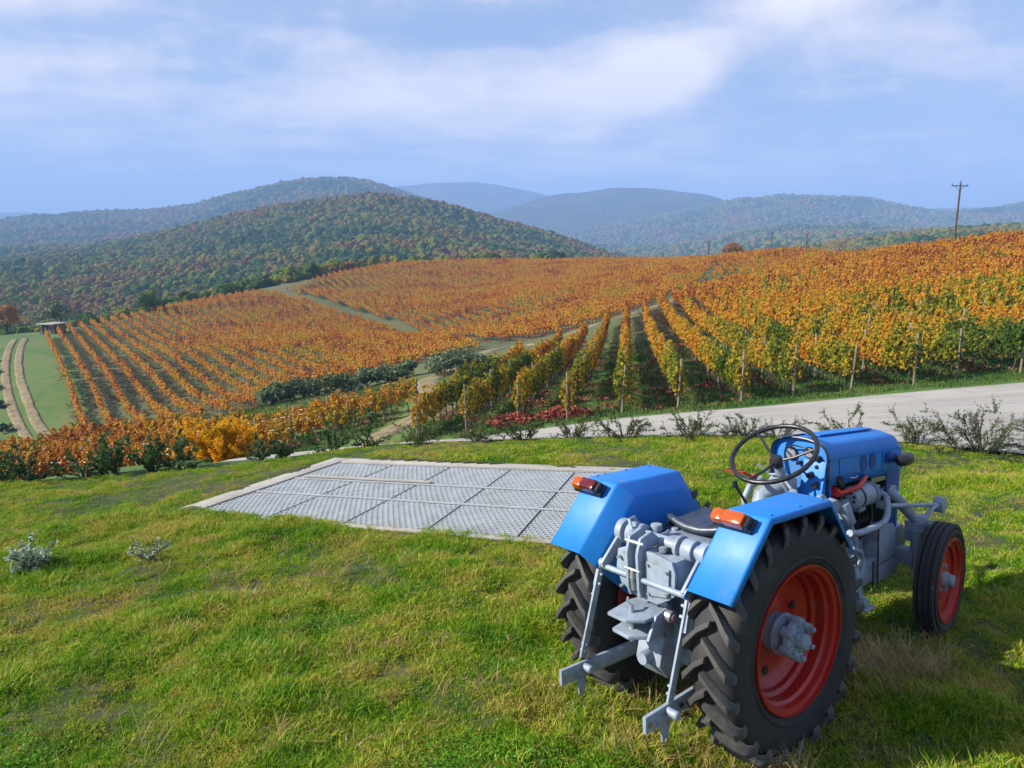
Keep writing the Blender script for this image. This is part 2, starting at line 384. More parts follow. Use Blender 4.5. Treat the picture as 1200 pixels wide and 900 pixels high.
class MB:
    """Collects simple solids into one mesh."""

    def __init__(self):
        self.v = []
        self.f = []

    def add(self, v, f):
        o = len(self.v)
        self.v += [tuple(p) for p in v]
        self.f += [[i + o for i in q] for q in f]
        return self

    def box(self, c, s, rot=None):
        hx, hy, hz = s[0] / 2, s[1] / 2, s[2] / 2
        v = [Vector((x, y, z)) for x in (-hx, hx) for y in (-hy, hy) for z in (-hz, hz)]
        if rot is not None:
            v = [rot @ p for p in v]
        c = Vector(c)
        v = [p + c for p in v]
        return self.add(v, [[0, 1, 3, 2], [4, 6, 7, 5], [0, 4, 5, 1], [2, 3, 7, 6], [0, 2, 6, 4], [1, 5, 7, 3]])

    def bar(self, a, b, w, t, up=(0, 0, 1)):
        a, b = Vector(a), Vector(b)
        d = (b - a)
        L = d.length
        x = d / L
        z = Vector(up) - x * x.dot(Vector(up))
        z.normalize()
        y = z.cross(x)
        m = Matrix((x, y, z)).transposed()
        return self.box((a + b) / 2, (L, w, t), m)

    def tube(self, pts, r, n=10, caps=True):
        pts = [Vector(p) for p in pts]
        if not isinstance(r, (list, tuple)):
            r = [r] * len(pts)
        rings = []
        ref = None
        for i, p in enumerate(pts):
            if i == 0:
                d = pts[1] - p
            elif i == len(pts) - 1:
                d = p - pts[i - 1]
            else:
                d = (pts[i + 1] - p).normalized() + (p - pts[i - 1]).normalized()
            d.normalize()
            if ref is None:
                ref = Vector((0, 0, 1)) if abs(d.z) < 0.9 else Vector((1, 0, 0))
            u_ = (ref - d * ref.dot(d)).normalized()
            ref = u_
            w_ = d.cross(u_)
            rings.append([p + (u_ * math.cos(2 * math.pi * k / n) + w_ * math.sin(2 * math.pi * k / n)) * r[i] for k in range(n)])
        v = [q for rg in rings for q in rg]
        f = []
        for i in range(len(pts) - 1):
            for k in range(n):
                k2 = (k + 1) % n
                f.append([i * n + k, i * n + k2, (i + 1) * n + k2, (i + 1) * n + k])
        if caps:
            f.append(list(range(n))[::-1])
            f.append([(len(pts) - 1) * n + k for k in range(n)])
        return self.add(v, f)

    def cyl(self, a, b, r, r2=None, n=20):
        return self.tube([a, b], [r, r if r2 is None else r2], n)

    def lathe(self, prof, c=(0, 0, 0), axis='y', n=48, closed=False):
        """prof: list of (radius, offset along axis)."""
        v = []
        for (r, o) in prof:
            for k in range(n):
                a = 2 * math.pi * k / n
                p = (r * math.cos(a), o, r * math.sin(a)) if axis == 'y' else ((o, r * math.cos(a), r * math.sin(a)) if axis == 'x' else (r * math.cos(a), r * math.sin(a), o))
                v.append((p[0] + c[0], p[1] + c[1], p[2] + c[2]))
        f = []
        m = len(prof)
        for i in range(m if closed else m - 1):
            j = (i + 1) % m
            for k in range(n):
                k2 = (k + 1) % n
                f.append([i * n + k, j * n + k, j * n + k2, i * n + k2])
        return self.add(v, f)

    def prism(self, poly, a, b, axis='y'):
        """Closed outline extruded between a and b along an axis. poly in the other two coordinates (cyclic order kept)."""
        n = len(poly)
        v = []
        for o in (a, b):
            for (p, q) in poly:
                v.append((p, o, q) if axis == 'y' else ((o, p, q) if axis == 'x' else (p, q, o)))
        f = [list(range(n))[::-1], [n + k for k in range(n)]]
        for k in range(n):
            k2 = (k + 1) % n
            f.append([k, k2, n + k2, n + k])
        return self.add(v, f)

    def mesh(self, name, mat, sm=True, bevel=None):
        me = bpy.data.meshes.new(name)
        me.from_pydata(self.v, [], self.f)
        me.materials.append(mat)
        import bmesh
        bm = bmesh.new()
        bm.from_mesh(me)
        bmesh.ops.recalc_face_normals(bm, faces=bm.faces)
        if bevel:
            ed = [e for e in bm.edges if len(e.link_faces) == 2 and e.calc_face_angle(0) > 0.6 and e.calc_length() > bevel * 2.2]
            bmesh.ops.bevel(bm, geom=ed, offset=bevel, segments=2, affect='EDGES', profile=0.6, clamp_overlap=True)
        bm.to_mesh(me)
        bm.free()
        if sm:
            me.polygons.foreach_set('use_smooth', np.ones(len(me.polygons), dtype=bool))
            me.set_sharp_from_angle(angle=math.radians(38))
        return me

    def obj(self, name, mat, parent=None, sm=True, bevel=None, **kw):
        o = bpy.data.objects.new(name, self.mesh(name, mat, sm, bevel))
        link(o, parent)
        setp(o, **kw)
        return o


def copy_tree(o, parent=None):
    c = o.copy()
    COL.objects.link(c)
    if parent is not None:
        c.parent = parent
    for ch in list(o.children):
        copy_tree(ch, c)
    return c


# ------------------------------------------------------------------ materials
MATS = {}


def new_mat(name):
    m = bpy.data.materials.new(name)
    m.use_nodes = True
    t = m.node_tree
    b = t.nodes['Principled BSDF']
    MATS[name] = m
    return m, t, b


def pos(t):
    return N(t, 'ShaderNodeNewGeometry').outputs['Position']


def objco(t):
    return N(t, 'ShaderNodeTexCoord').outputs['Object']


def bump(t, b, h, strength, dist):
    n = N(t, 'ShaderNodeBump')
    n.inputs['Strength'].default_value = strength
    n.inputs['Distance'].default_value = dist
    t.links.new(h, n.inputs['Height'])
    t.links.new(n.outputs[0], b.inputs['Normal'])
    return n


def plain(name, col, rough=0.5, metal=0.0, var=0.12, scale=12.0, bmp=0.0, coat=0.0, dirt=None):
    m, t, b = new_mat(name)
    co = objco(t)
    f = noise_tex(t, co, scale, 5, 0.6)
    c1 = tuple(max(0, x * (1 - var)) for x in col)
    c2 = tuple(min(1, x * (1 + var)) for x in col)
    c = ramp(t, f, [(0.3, c1), (0.7, c2)])
    if dirt is not None:
        g = noise_tex(t, co, scale * 0.35, 7, 0.72)
        c = mix_col(t, ramp(t, g, [(0.52, (0,) * 3), (0.72, (dirt[3],) * 3)]), c, dirt[:3])
    t.links.new(c, b.inputs['Base Color'])
    b.inputs['Metallic'].default_value = metal
    r = math_node(t, 'ADD', math_node(t, 'MULTIPLY', noise_tex(t, co, scale * 2.3, 4, 0.6), 0.2), rough - 0.1)
    t.links.new(r, b.inputs['Roughness'])
    if coat:
        b.inputs['Coat Weight'].default_value = coat
        b.inputs['Coat Roughness'].default_value = 0.3
    if bmp:
        bump(t, b, noise_tex(t, co, scale * 6, 6, 0.7), 0.4, bmp)
    return m


def leaf_material(name, stops, scale=0.25, fine=2.0, trans=0.35, per_leaf=0.5, rough=0.55, extra=None, along=None):
    """Colour by patches in the place, plus leaf to leaf variation; light passes through the leaves."""
    m, t, b = new_mat(name)
    p = pos(t)
    a = noise_tex(t, p, scale, 3, 0.55)
    c = noise_tex(t, p, fine, 2, 0.5)
    g = N(t, 'ShaderNodeNewGeometry')
    f = math_node(t, 'ADD', math_node(t, 'MULTIPLY', math_node(t, 'SUBTRACT', a, 0.5), 1.7), 0.5)
    f = math_node(t, 'ADD', f, math_node(t, 'MULTIPLY', math_node(t, 'SUBTRACT', c, 0.5), 0.8))
    f = math_node(t, 'ADD', f, math_node(t, 'MULTIPLY', math_node(t, 'SUBTRACT', g.outputs['Random Per Island'], 0.5), per_leaf))
    if along is not None:
        f = along(t, f)
    col = ramp(t, f, stops)
    t.links.new(col, b.inputs['Base Color'])
    b.inputs['Roughness'].default_value = rough
    b.inputs['Specular IOR Level'].default_value = 0.15
    tr = N(t, 'ShaderNodeBsdfTranslucent')
    t.links.new(col, tr.inputs['Color'])
    mx = N(t, 'ShaderNodeMixShader')
    mx.inputs[0].default_value = trans
    t.links.new(b.outputs[0], mx.inputs[1])
    t.links.new(tr.outputs[0], mx.inputs[2])
    t.links.new(mx.outputs[0], t.nodes['Material Output'].inputs['Surface'])
    return m


# grass colours of the lawn: green with straw patches; shared by the soil below and the blades
def lawn_colour(t, p, blades):
    a = noise_tex(t, p, 1.3, 5, 0.6, 0.6)
    c = noise_tex(t, p, 4.5, 4, 0.6)
    f = math_node(t, 'ADD', math_node(t, 'MULTIPLY', a, 0.6), math_node(t, 'MULTIPLY', c, 0.4))
    if blades:
        g = N(t, 'ShaderNodeNewGeometry')
        f = math_node(t, 'ADD', f, math_node(t, 'MULTIPLY', math_node(t, 'SUBTRACT', g.outputs['Random Per Island'], 0.5), 0.24))
        return ramp(t, f, [(0.30, (0.038, 0.15, 0.005)), (0.42, (0.12, 0.28, 0.008)), (0.51, (0.24, 0.36, 0.013)), (0.60, (0.42, 0.38, 0.06)), (0.72, (0.48, 0.33, 0.12))])
    return ramp(t, f, [(0.32, (0.014, 0.030, 0.004)), (0.48, (0.030, 0.050, 0.006)), (0.58, (0.055, 0.055, 0.015)), (0.7, (0.075, 0.055, 0.025))])


def make_mats():
    # lawn soil
    m, t, b = new_mat('lawn_soil')
    p = pos(t)
    t.links.new(lawn_colour(t, p, False), b.inputs['Base Color'])
    b.inputs['Roughness'].default_value = 0.95
    bump(t, b, noise_tex(t, p, 30, 6, 0.7), 0.8, 0.02)
    # grass blades
    m, t, b = new_mat('grass_blade')
    p = pos(t)
    c = lawn_colour(t, p, True)
    t.links.new(c, b.inputs['Base Color'])
    b.inputs['Roughness'].default_value = 0.5
    b.inputs['Specular IOR Level'].default_value = 0.2
    tr = N(t, 'ShaderNodeBsdfTranslucent')
    t.links.new(c, tr.inputs['Color'])
    mx = N(t, 'ShaderNodeMixShader')
    mx.inputs[0].default_value = 0.35
    t.links.new(b.outputs[0], mx.inputs[1])
    t.links.new(tr.outputs[0], mx.inputs[2])
    t.links.new(mx.outputs[0], t.nodes['Material Output'].inputs['Surface'])
    # vineyard ground
    m, t, b = new_mat('vineyard_ground')
    p = pos(t)
    big = noise_tex(t, p, 0.05, 4, 0.6)
    mid = noise_tex(t, p, 0.6, 5, 0.6)
    fin = noise_tex(t, p, 7.0, 5, 0.7)
    f = math_node(t, 'ADD', math_node(t, 'MULTIPLY', big, 0.45), math_node(t, 'MULTIPLY', mid, 0.4))
    f = math_node(t, 'ADD', f, math_node(t, 'MULTIPLY', fin, 0.15))
    col = ramp(t, f, [(0.38, (0.022, 0.070, 0.006)), (0.48, (0.050, 0.115, 0.010)), (0.56, (0.085, 0.12, 0.02)), (0.66, (0.13, 0.10, 0.045))])
    t.links.new(col, b.inputs['Base Color'])
    s_ = N(t, 'ShaderNodeSeparateXYZ')
    t.links.new(p, s_.inputs[0])
    k = math_node(t, 'MULTIPLY', math_node(t, 'SUBTRACT', s_.outputs[1], 52.0), 1 / 28.0, clamp=True)
    bare = math_node(t, 'MULTIPLY', k, math_node(t, 'ADD', math_node(t, 'MULTIPLY', mid, 1.0), -0.02), clamp=True)
    left_ = math_node(t, 'MULTIPLY', math_node(t, 'ADD', math_node(t, 'ADD', s_.outputs[0], math_node(t, 'MULTIPLY', s_.outputs[1], 0.62)), -2.0), 0.5, clamp=True)
    col = mix_col(t, math_node(t, 'MULTIPLY', bare, left_), col, (0.085, 0.060, 0.032))
    t.links.new(col, b.inputs['Base Color'])
    b.inputs['Roughness'].default_value = 0.95
    bump(t, b, fin, 0.7, 0.06)
    # concrete of the road
    m, t, b = new_mat('road_concrete')
    p = pos(t)
    f1 = noise_tex(t, p, 0.35, 6, 0.6)
    f2 = noise_tex(t, p, 25, 5, 0.7)
    st = N(t, 'ShaderNodeMapping')
    st.inputs['Scale'].default_value = (0.25, 2.6, 1)
    st.inputs['Rotation'].default_value = (0, 0, 0.12)
    t.links.new(p, st.inputs[0])
    f3 = noise_tex(t, st.outputs[0], 1.2, 5, 0.6)
    col = ramp(t, math_node(t, 'ADD', math_node(t, 'MULTIPLY', f1, 0.6), math_node(t, 'MULTIPLY', f3, 0.4)), [(0.35, (0.27, 0.255, 0.235)), (0.5, (0.34, 0.325, 0.30)), (0.65, (0.42, 0.40, 0.36))])
    col = mix_col(t, math_node(t, 'MULTIPLY', f2, 0.35), col, (0.17, 0.16, 0.145))
    cr = N(t, 'ShaderNodeTexVoronoi', feature='DISTANCE_TO_EDGE')
    cr.inputs['Scale'].default_value = 0.28
    wv = N(t, 'ShaderNodeVectorMath', operation='MULTIPLY_ADD')
    wn = N(t, 'ShaderNodeTexNoise')
    wn.inputs['Scale'].default_value = 1.5
    t.links.new(p, wn.inputs['Vector'])
    t.links.new(wn.outputs['Color'], wv.inputs[0])
    wv.inputs[1].default_value = (0.9, 0.9, 0.9)
    t.links.new(p, wv.inputs[2])
    t.links.new(wv.outputs[0], cr.inputs['Vector'])
    col = mix_col(t, ramp(t, cr.outputs['Distance'], [(0.0, (0.5,) * 3), (0.012, (0,) * 3)]), col, (0.10, 0.09, 0.08))
    stn = noise_tex(t, p, 0.9, 7, 0.7, 0.6)
    col = mix_col(t, ramp(t, stn, [(0.55, (0,) * 3), (0.70, (0.45,) * 3)]), col, (0.23, 0.21, 0.18))
    t.links.new(col, b.inputs['Base Color'])
    b.inputs['Roughness'].default_value = 0.9
    bump(t, b, f2, 0.5, 0.01)
    # dirt track
    m, t, b = new_mat('dirt')
    p = pos(t)
    f1 = noise_tex(t, p, 0.8, 6, 0.65)
    f2 = noise_tex(t, p, 9, 6, 0.7)
    col = ramp(t, math_node(t, 'ADD', math_node(t, 'MULTIPLY', f1, 0.6), math_node(t, 'MULTIPLY', f2, 0.4)), [(0.35, (0.10, 0.075, 0.035)), (0.5, (0.20, 0.145, 0.08)), (0.65, (0.32, 0.24, 0.14))])
    col = mix_col(t, ramp(t, noise_tex(t, p, 1.7, 6, 0.7), [(0.50, (0,) * 3), (0.60, (0.85,) * 3)]), col, (0.07, 0.10, 0.018))
    t.links.new(col, b.inputs['Base Color'])
    b.inputs['Roughness'].default_value = 0.95
    bump(t, b, f2, 0.8, 0.04)
    # far hills: forest floor and, further off, the canopy seen as texture
    m, t, b = new_mat('hill_cover')
    p = pos(t)
    v = N(t, 'ShaderNodeTexVoronoi')
    v.inputs['Scale'].default_value = 0.16
    t.links.new(p, v.inputs['Vector'])
    v2 = N(t, 'ShaderNodeTexVoronoi')
    v2.inputs['Scale'].default_value = 0.07
    t.links.new(p, v2.inputs['Vector'])
    big = noise_tex(t, p, 0.006, 6, 0.65)
    mid = noise_tex(t, p, 0.03, 6, 0.7)
    sepc = N(t, 'ShaderNodeSeparateColor')
    t.links.new(v.outputs['Color'], sepc.inputs[0])
    f = math_node(t, 'ADD', math_node(t, 'MULTIPLY', big, 0.5), math_node(t, 'MULTIPLY', mid, 0.35))
    f = math_node(t, 'ADD', f, math_node(t, 'MULTIPLY', sepc.outputs[0], 0.15))
    col = ramp(t, f, [(0.36, (0.014, 0.034, 0.008)), (0.46, (0.032, 0.055, 0.010)), (0.53, (0.065, 0.060, 0.015)), (0.60, (0.10, 0.06, 0.02)), (0.68, (0.08, 0.09, 0.022))])
    t.links.new(col, b.inputs['Base Color'])
    b.inputs['Roughness'].default_value = 1.0
    b.inputs['Specular IOR Level'].default_value = 0.0
    hh = math_node(t, 'ADD', math_node(t, 'MULTIPLY', v.outputs['Distance'], -0.6), math_node(t, 'MULTIPLY', v2.outputs['Distance'], -1.0))
    hh = math_node(t, 'ADD', hh, math_node(t, 'MULTIPLY', mid, 1.5))
    bump(t, b, hh, 1.0, 6.0)
    # tractor
    plain('tractor_blue', (0.003, 0.165, 0.56), 0.56, 0.0, 0.09, 7, 0.0006, 0.04, (0.14, 0.17, 0.19, 0.55))
    plain('tractor_grey', (0.22, 0.275, 0.35), 0.5, 0.0, 0.16, 14, 0.004, 0.1, (0.06, 0.06, 0.06, 0.7))
    plain('wheel_red', (0.33, 0.010, 0.006), 0.42, 0.0, 0.08, 8, 0.0005, 0.2, (0.16, 0.10, 0.06, 0.6))
    plain('tyre_rubber', (0.017, 0.018, 0.021), 0.78, 0.0, 0.25, 10, 0.002, 0, (0.09, 0.085, 0.07, 0.40))
    plain('lug_rubber', (0.042, 0.043, 0.045), 0.75, 0.0, 0.25, 12, 0.002, 0, (0.17, 0.16, 0.13, 0.7))
    plain('black_plastic', (0.012, 0.013, 0.016), 0.35, 0.0, 0.2, 20, 0.0004)
    plain('engine_black', (0.015, 0.016, 0.02), 0.6, 0.2, 0.3, 20, 0.002)
    plain('seat_vinyl', (0.022, 0.036, 0.07), 0.38, 0.0, 0.25, 14, 0.002, 0.1, (0.08, 0.09, 0.10, 0.3))
    plain('dark_blue_vent', (0.006, 0.05, 0.22), 0.5)
    plain('red_paint', (0.55, 0.02, 0.02), 0.4)
    plain('steel', (0.45, 0.47, 0.5), 0.35, 0.7, 0.15, 15, 0.001)
    plain('olive_panel', (0.20, 0.22, 0.12), 0.5)
    for nm, c in (('amber_lens', (0.60, 0.11, 0.004)), ('red_lens', (0.16, 0.006, 0.004))):
        m, t, b = new_mat(nm)
        co = objco(t)
        w = N(t, 'ShaderNodeTexWave')
        w.inputs['Scale'].default_value = 60
        t.links.new(co, w.inputs['Vector'])
        t.links.new(mix_col(t, w.outputs['Fac'], c, tuple(x * 0.6 for x in c)), b.inputs['Base Color'])
        b.inputs['Roughness'].default_value = 0.12
        b.inputs['Transmission Weight'].default_value = 0.25
        b.inputs['Coat Weight'].default_value = 0.6
        bump(t, b, w.outputs['Fac'], 0.3, 0.001)
    # grating, slab
    plain('galvanised', (0.43, 0.47, 0.50), 0.5, 0.25, 0.12, 6, 0.0005, 0, (0.3, 0.28, 0.26, 0.4))
    m = plain('slab_concrete', (0.33, 0.315, 0.29), 0.9, 0, 0.18, 3, 0.003, 0, (0.2, 0.19, 0.16, 0.5))
    plain('steel_dark', (0.17, 0.18, 0.20), 0.5, 0.3)
    plain('pit_concrete', (0.18, 0.21, 0.25), 0.9, 0, 0.25, 2, 0.004, 0, (0.20, 0.21, 0.23, 0.6))
    # wood, bark
    m, t, b = new_mat('post_wood')
    co = objco(t)
    mpn = N(t, 'ShaderNodeMapping')
    mpn.inputs['Scale'].default_value = (30, 30, 2)
    t.links.new(co, mpn.inputs[0])
    f = noise_tex(t, mpn.outputs[0], 1, 5, 0.6)
    t.links.new(ramp(t, f, [(0.35, (0.10, 0.075, 0.055)), (0.65, (0.25, 0.20, 0.15))]), b.inputs['Base Color'])
    b.inputs['Roughness'].default_value = 0.85
    bump(t, b, f, 0.6, 0.004)
    plain('pole_wood', (0.07, 0.045, 0.03), 0.85, 0, 0.3, 4)
    plain('bark', (0.055, 0.042, 0.034), 0.95, 0, 0.35, 20, 0.01)
    plain('grey_post', (0.34, 0.35, 0.38), 0.6, 0.2, 0.15, 5)
    plain('hut_wall', (0.16, 0.12, 0.10), 0.85, 0, 0.3, 3)
    plain('hut_roof', (0.30, 0.28, 0.26), 0.7, 0, 0.2, 1)
    plain('dark_opening', (0.02, 0.02, 0.025), 0.8)
    plain('car_red', (0.45, 0.015, 0.012), 0.3, 0, 0.05, 3, 0, 0.5)
    plain('car_glass', (0.02, 0.025, 0.03), 0.08)
    # foliage

    def farther(t, f):
        # near the road the leaves are still yellow-green, farther up the rows they have turned
        p_ = pos(t)
        s_ = N(t, 'ShaderNodeSeparateXYZ')
        t.links.new(p_, s_.inputs[0])
        k = math_node(t, 'MULTIPLY', math_node(t, 'SUBTRACT', s_.outputs[1], 24.0), 1 / 45.0)
        k = math_node(t, 'ADD', k, math_node(t, 'MULTIPLY', math_node(t, 'SUBTRACT', -5.0, s_.outputs[0]), 0.05, clamp=True), clamp=True)
        return math_node(t, 'ADD', f, math_node(t, 'MULTIPLY', math_node(t, 'SUBTRACT', k, 0.55), 0.40))
    leaf_material('vine_leaf', [(0.0, (0.035, 0.075, 0.008)), (0.24, (0.13, 0.16, 0.010)), (0.38, (0.32, 0.24, 0.012)), (0.56, (0.44, 0.225, 0.014)), (0.78, (0.44, 0.16, 0.012)), (0.95, (0.28, 0.085, 0.010)), (1.0, (0.16, 0.035, 0.012))], 0.13, 1.1, 0.38, 0.45, 0.6, along=farther)
    leaf_material('shrub_leaf', [(0.1, (0.018, 0.045, 0.014)), (0.5, (0.05, 0.09, 0.025)), (0.9, (0.12, 0.15, 0.045))], 0.8, 6, 0.2, 0.7)
    leaf_material('juniper_leaf', [(0.1, (0.03, 0.055, 0.022)), (0.5, (0.075, 0.11, 0.045)), (0.9, (0.17, 0.19, 0.09))], 0.8, 6, 0.2, 0.7)
    leaf_material('hedge_leaf', [(0.1, (0.02, 0.06, 0.022)), (0.5, (0.05, 0.12, 0.035)), (0.9, (0.13, 0.20, 0.06))], 0.8, 5, 0.25, 0.7)
    leaf_material('olive_leaf', [(0.1, (0.05, 0.08, 0.035)), (0.5, (0.10, 0.14, 0.065)), (0.9, (0.18, 0.23, 0.12))], 0.4, 3, 0.2, 0.6)
    leaf_material('lavender_leaf', [(0.1, (0.012, 0.022, 0.022)), (0.9, (0.05, 0.075, 0.07))], 0.4, 3, 0.1, 0.6)
    leaf_material('silver_leaf', [(0.1, (0.22, 0.30, 0.20)), (0.5, (0.36, 0.45, 0.32)), (0.9, (0.5, 0.58, 0.44))], 2, 12, 0.2, 0.5)
    leaf_material('gold_leaf', [(0.1, (0.42, 0.27, 0.010)), (0.4, (0.78, 0.42, 0.014)), (0.9, (0.74, 0.32, 0.010))], 1.5, 5, 0.4, 0.5)
    leaf_material('rust_leaf', [(0.1, (0.16, 0.08, 0.015)), (0.5, (0.30, 0.13, 0.02)), (0.9, (0.34, 0.18, 0.03))], 0.5, 2, 0.3, 0.5)
    leaf_material('dead_leaf', [(0.1, (0.10, 0.02, 0.015)), (0.5, (0.22, 0.045, 0.03)), (0.9, (0.33, 0.12, 0.06))], 2, 8, 0.15, 0.8)
    leaf_material('weed_leaf', [(0.1, (0.035, 0.13, 0.005)), (0.5, (0.07, 0.22, 0.010)), (0.9, (0.13, 0.29, 0.02))], 2, 8, 0.35, 0.5)
    leaf_material('straw', [(0.1, (0.24, 0.16, 0.055)), (0.5, (0.38, 0.28, 0.12)), (0.9, (0.46, 0.37, 0.19))], 2, 8, 0.2, 0.5)
    # crowns of the far woods: colour differs from tree to tree, in patches
    m, t, b = new_mat('forest_crown')
    oi = N(t, 'ShaderNodeObjectInfo')
    p = pos(t)
    big = noise_tex(t, p, 0.007, 5, 0.6)
    mid = noise_tex(t, p, 0.04, 3, 0.6)
    f = math_node(t, 'ADD', math_node(t, 'MULTIPLY', math_node(t, 'SUBTRACT', big, 0.5), 2.6), math_node(t, 'MULTIPLY', math_node(t, 'SUBTRACT', mid, 0.5), 0.9))
    f = math_node(t, 'ADD', math_node(t, 'ADD', f, 0.46), math_node(t, 'MULTIPLY', math_node(t, 'SUBTRACT', oi.outputs['Random'], 0.5), 0.55))
    col = ramp(t, f, [(0.05, (0.015, 0.045, 0.006)), (0.30, (0.040, 0.080, 0.008)), (0.50, (0.105, 0.125, 0.012)), (0.68, (0.135, 0.105, 0.018)), (0.86, (0.14, 0.075, 0.018)), (0.98, (0.10, 0.05, 0.015))])
    t.links.new(col, b.inputs['Base Color'])
    b.inputs['Roughness'].default_value = 0.9
    b.inputs['Specular IOR Level'].default_value = 0.05
    bump(t, b, noise_tex(t, p, 1.4, 4, 0.7), 0.9, 0.6)


make_mats()
M = MATS

# ------------------------------------------------------------------ the ground, one sheet out to the hills
def spaced(lo, hi, fine, grow):
    """Coordinates with a fine step near zero growing outwards."""
    out = [0.0]
    s = fine
    while out[-1] < hi:
        out.append(out[-1] + s)
        s = max(fine, out[-1] * grow)
    neg = [0.0]
    while neg[-1] > lo:
        neg.append(neg[-1] - max(fine, -neg[-1] * grow))
    return np.array(neg[:0:-1] + out)


GX = spaced(-520, 520, 0.35, 0.02)
GY = spaced(-45, 430, 0.35, 0.012)
XX, YY = np.meshgrid(GX, GY)
ZZ = height(XX, YY)

LE = np.array(sorted(LAWN_EDGE))
RF = np.array(sorted(ROAD_FAR))


def lawn_edge_y(x):
    return np.interp(x, LE[:, 0], LE[:, 1])


def road_far_y(x):
    return np.interp(x, RF[:, 0], RF[:, 1])


GRATE = [(-3.62, 7.42), (0.95, 5.80), (1.62, 8.22), (-2.36, 9.52)]    # near left, near right, far right, far left
ROAD_POLY_MARGIN = 0.5
road_mask = (YY > lawn_edge_y(XX) + 0.5) & (YY < road_far_y(XX) - 0.5) & (XX > -4.6) & (XX < 24)
lawn_mask = (YY < lawn_edge_y(XX) - 0.3) & (YY > 0.9) & (np.abs(XX) < 8.2)
pit = in_poly(XX, YY, GRATE)
ZG = ZZ - np.where(road_mask, 0.12, 0) - np.where(lawn_mask, 0.12, 0) - np.where(in_poly(XX, YY, [(-4.1, 7.2), (1.2, 5.2), (2.1, 8.6), (-2.4, 10.2)]), 0.35, 0)
bumpy = np.where((YY > lawn_edge_y(XX)) & (YY < 200), 1.0, 0.0)
ZG = ZG + bumpy * (value_noise(XX, YY, 1.7, 1) * 0.035 + value_noise(XX, YY, 6.0, 2) * 0.07) * (~road_mask)
ground = bpy.data.objects.new('ground', grid_mesh('ground', XX, YY, ZG, M['vineyard_ground']))
link(ground)
setp(ground, kind='structure')

# hills beyond, a sheet in sight lines (closer mesh where the crests are)
hy = np.concatenate([np.linspace(405, 1400, 150), np.geomspace(1410, 6500, 100)])
hu = np.linspace(-2.2, 2.2, 420)
HU, HY = np.meshgrid(hu, hy)
HX = HU * (HY + 200)
HZ = height(HX, HY)
hills = bpy.data.objects.new('hills', grid_mesh('hills', HX, HY, HZ, M['hill_cover']))
link(hills)
setp(hills, kind='structure')

# ------------------------------------------------------------------ lawn
lx = np.arange(-8.6, 8.6, 0.055)
ly = np.arange(0.6, 11.2, 0.055)
LX, LY = np.meshgrid(lx, ly)


def lumps(x, y):
    return (value_noise(x, y, 0.24, 21) * 0.034 + value_noise(x, y, 0.6, 22) * 0.034 + value_noise(x, y, 0.11, 23) * 0.009)


def lawn_z(x, y):
    """Top of the lawn soil."""
    z = height(x, y)
    d = smooth(-0.05, 0.45, lawn_edge_y(x) + 0.25 - y)
    worn = np.exp(-(((x - 1.75) / 0.5) ** 2 + ((y - 3.1) / 0.35) ** 2))
    rg = np.exp(-(ribbon_dist(x, y, [GRATE[0], GRATE[1]]) / 0.25) ** 2)
    near = smooth(9.5, 5.5, y)
    return z + lumps(x, y) * (0.35 + 0.65 * near) * (1 - 0.6 * rg) * (1 - 0.6 * worn) + 0.03 * d - 0.25 * (1 - d)


LZ = lawn_z(LX, LY)
keep = ~in_poly(LX, LY, [(-3.50, 7.46), (0.90, 5.92), (1.50, 8.12), (-2.30, 9.42)])
kf = keep[:-1, :-1] & keep[1:, :-1] & keep[:-1, 1:] & keep[1:, 1:]
lawn = bpy.data.objects.new('lawn', grid_mesh('lawn', LX, LY, LZ, M['lawn_soil'], kf))
link(lawn)
setp(lawn, kind='structure')

# ------------------------------------------------------------------ road, a concrete sheet with a small upstand at its far side
rx = np.arange(-4.2, 24.01, 0.35)
rt = np.linspace(0, 1, 46)
RT, RX = np.meshgrid(rt, rx)
y0 = lawn_edge_y(RX) + 0.12
y1 = road_far_y(RX) + value_noise(RX, RX * 0 + 3, 1.1, 9) * 0.10
RY = y0 + (y1 - y0) * RT
RZ = height(RX, RY) + 0.02
RZ[:, -1] -= 0.25
RY[:, -1] = RY[:, -2] + 0.02
road = bpy.data.objects.new('road', grid_mesh('road', RX, RY, RZ, M['road_concrete']))
link(road)
setp(road, kind='structure')


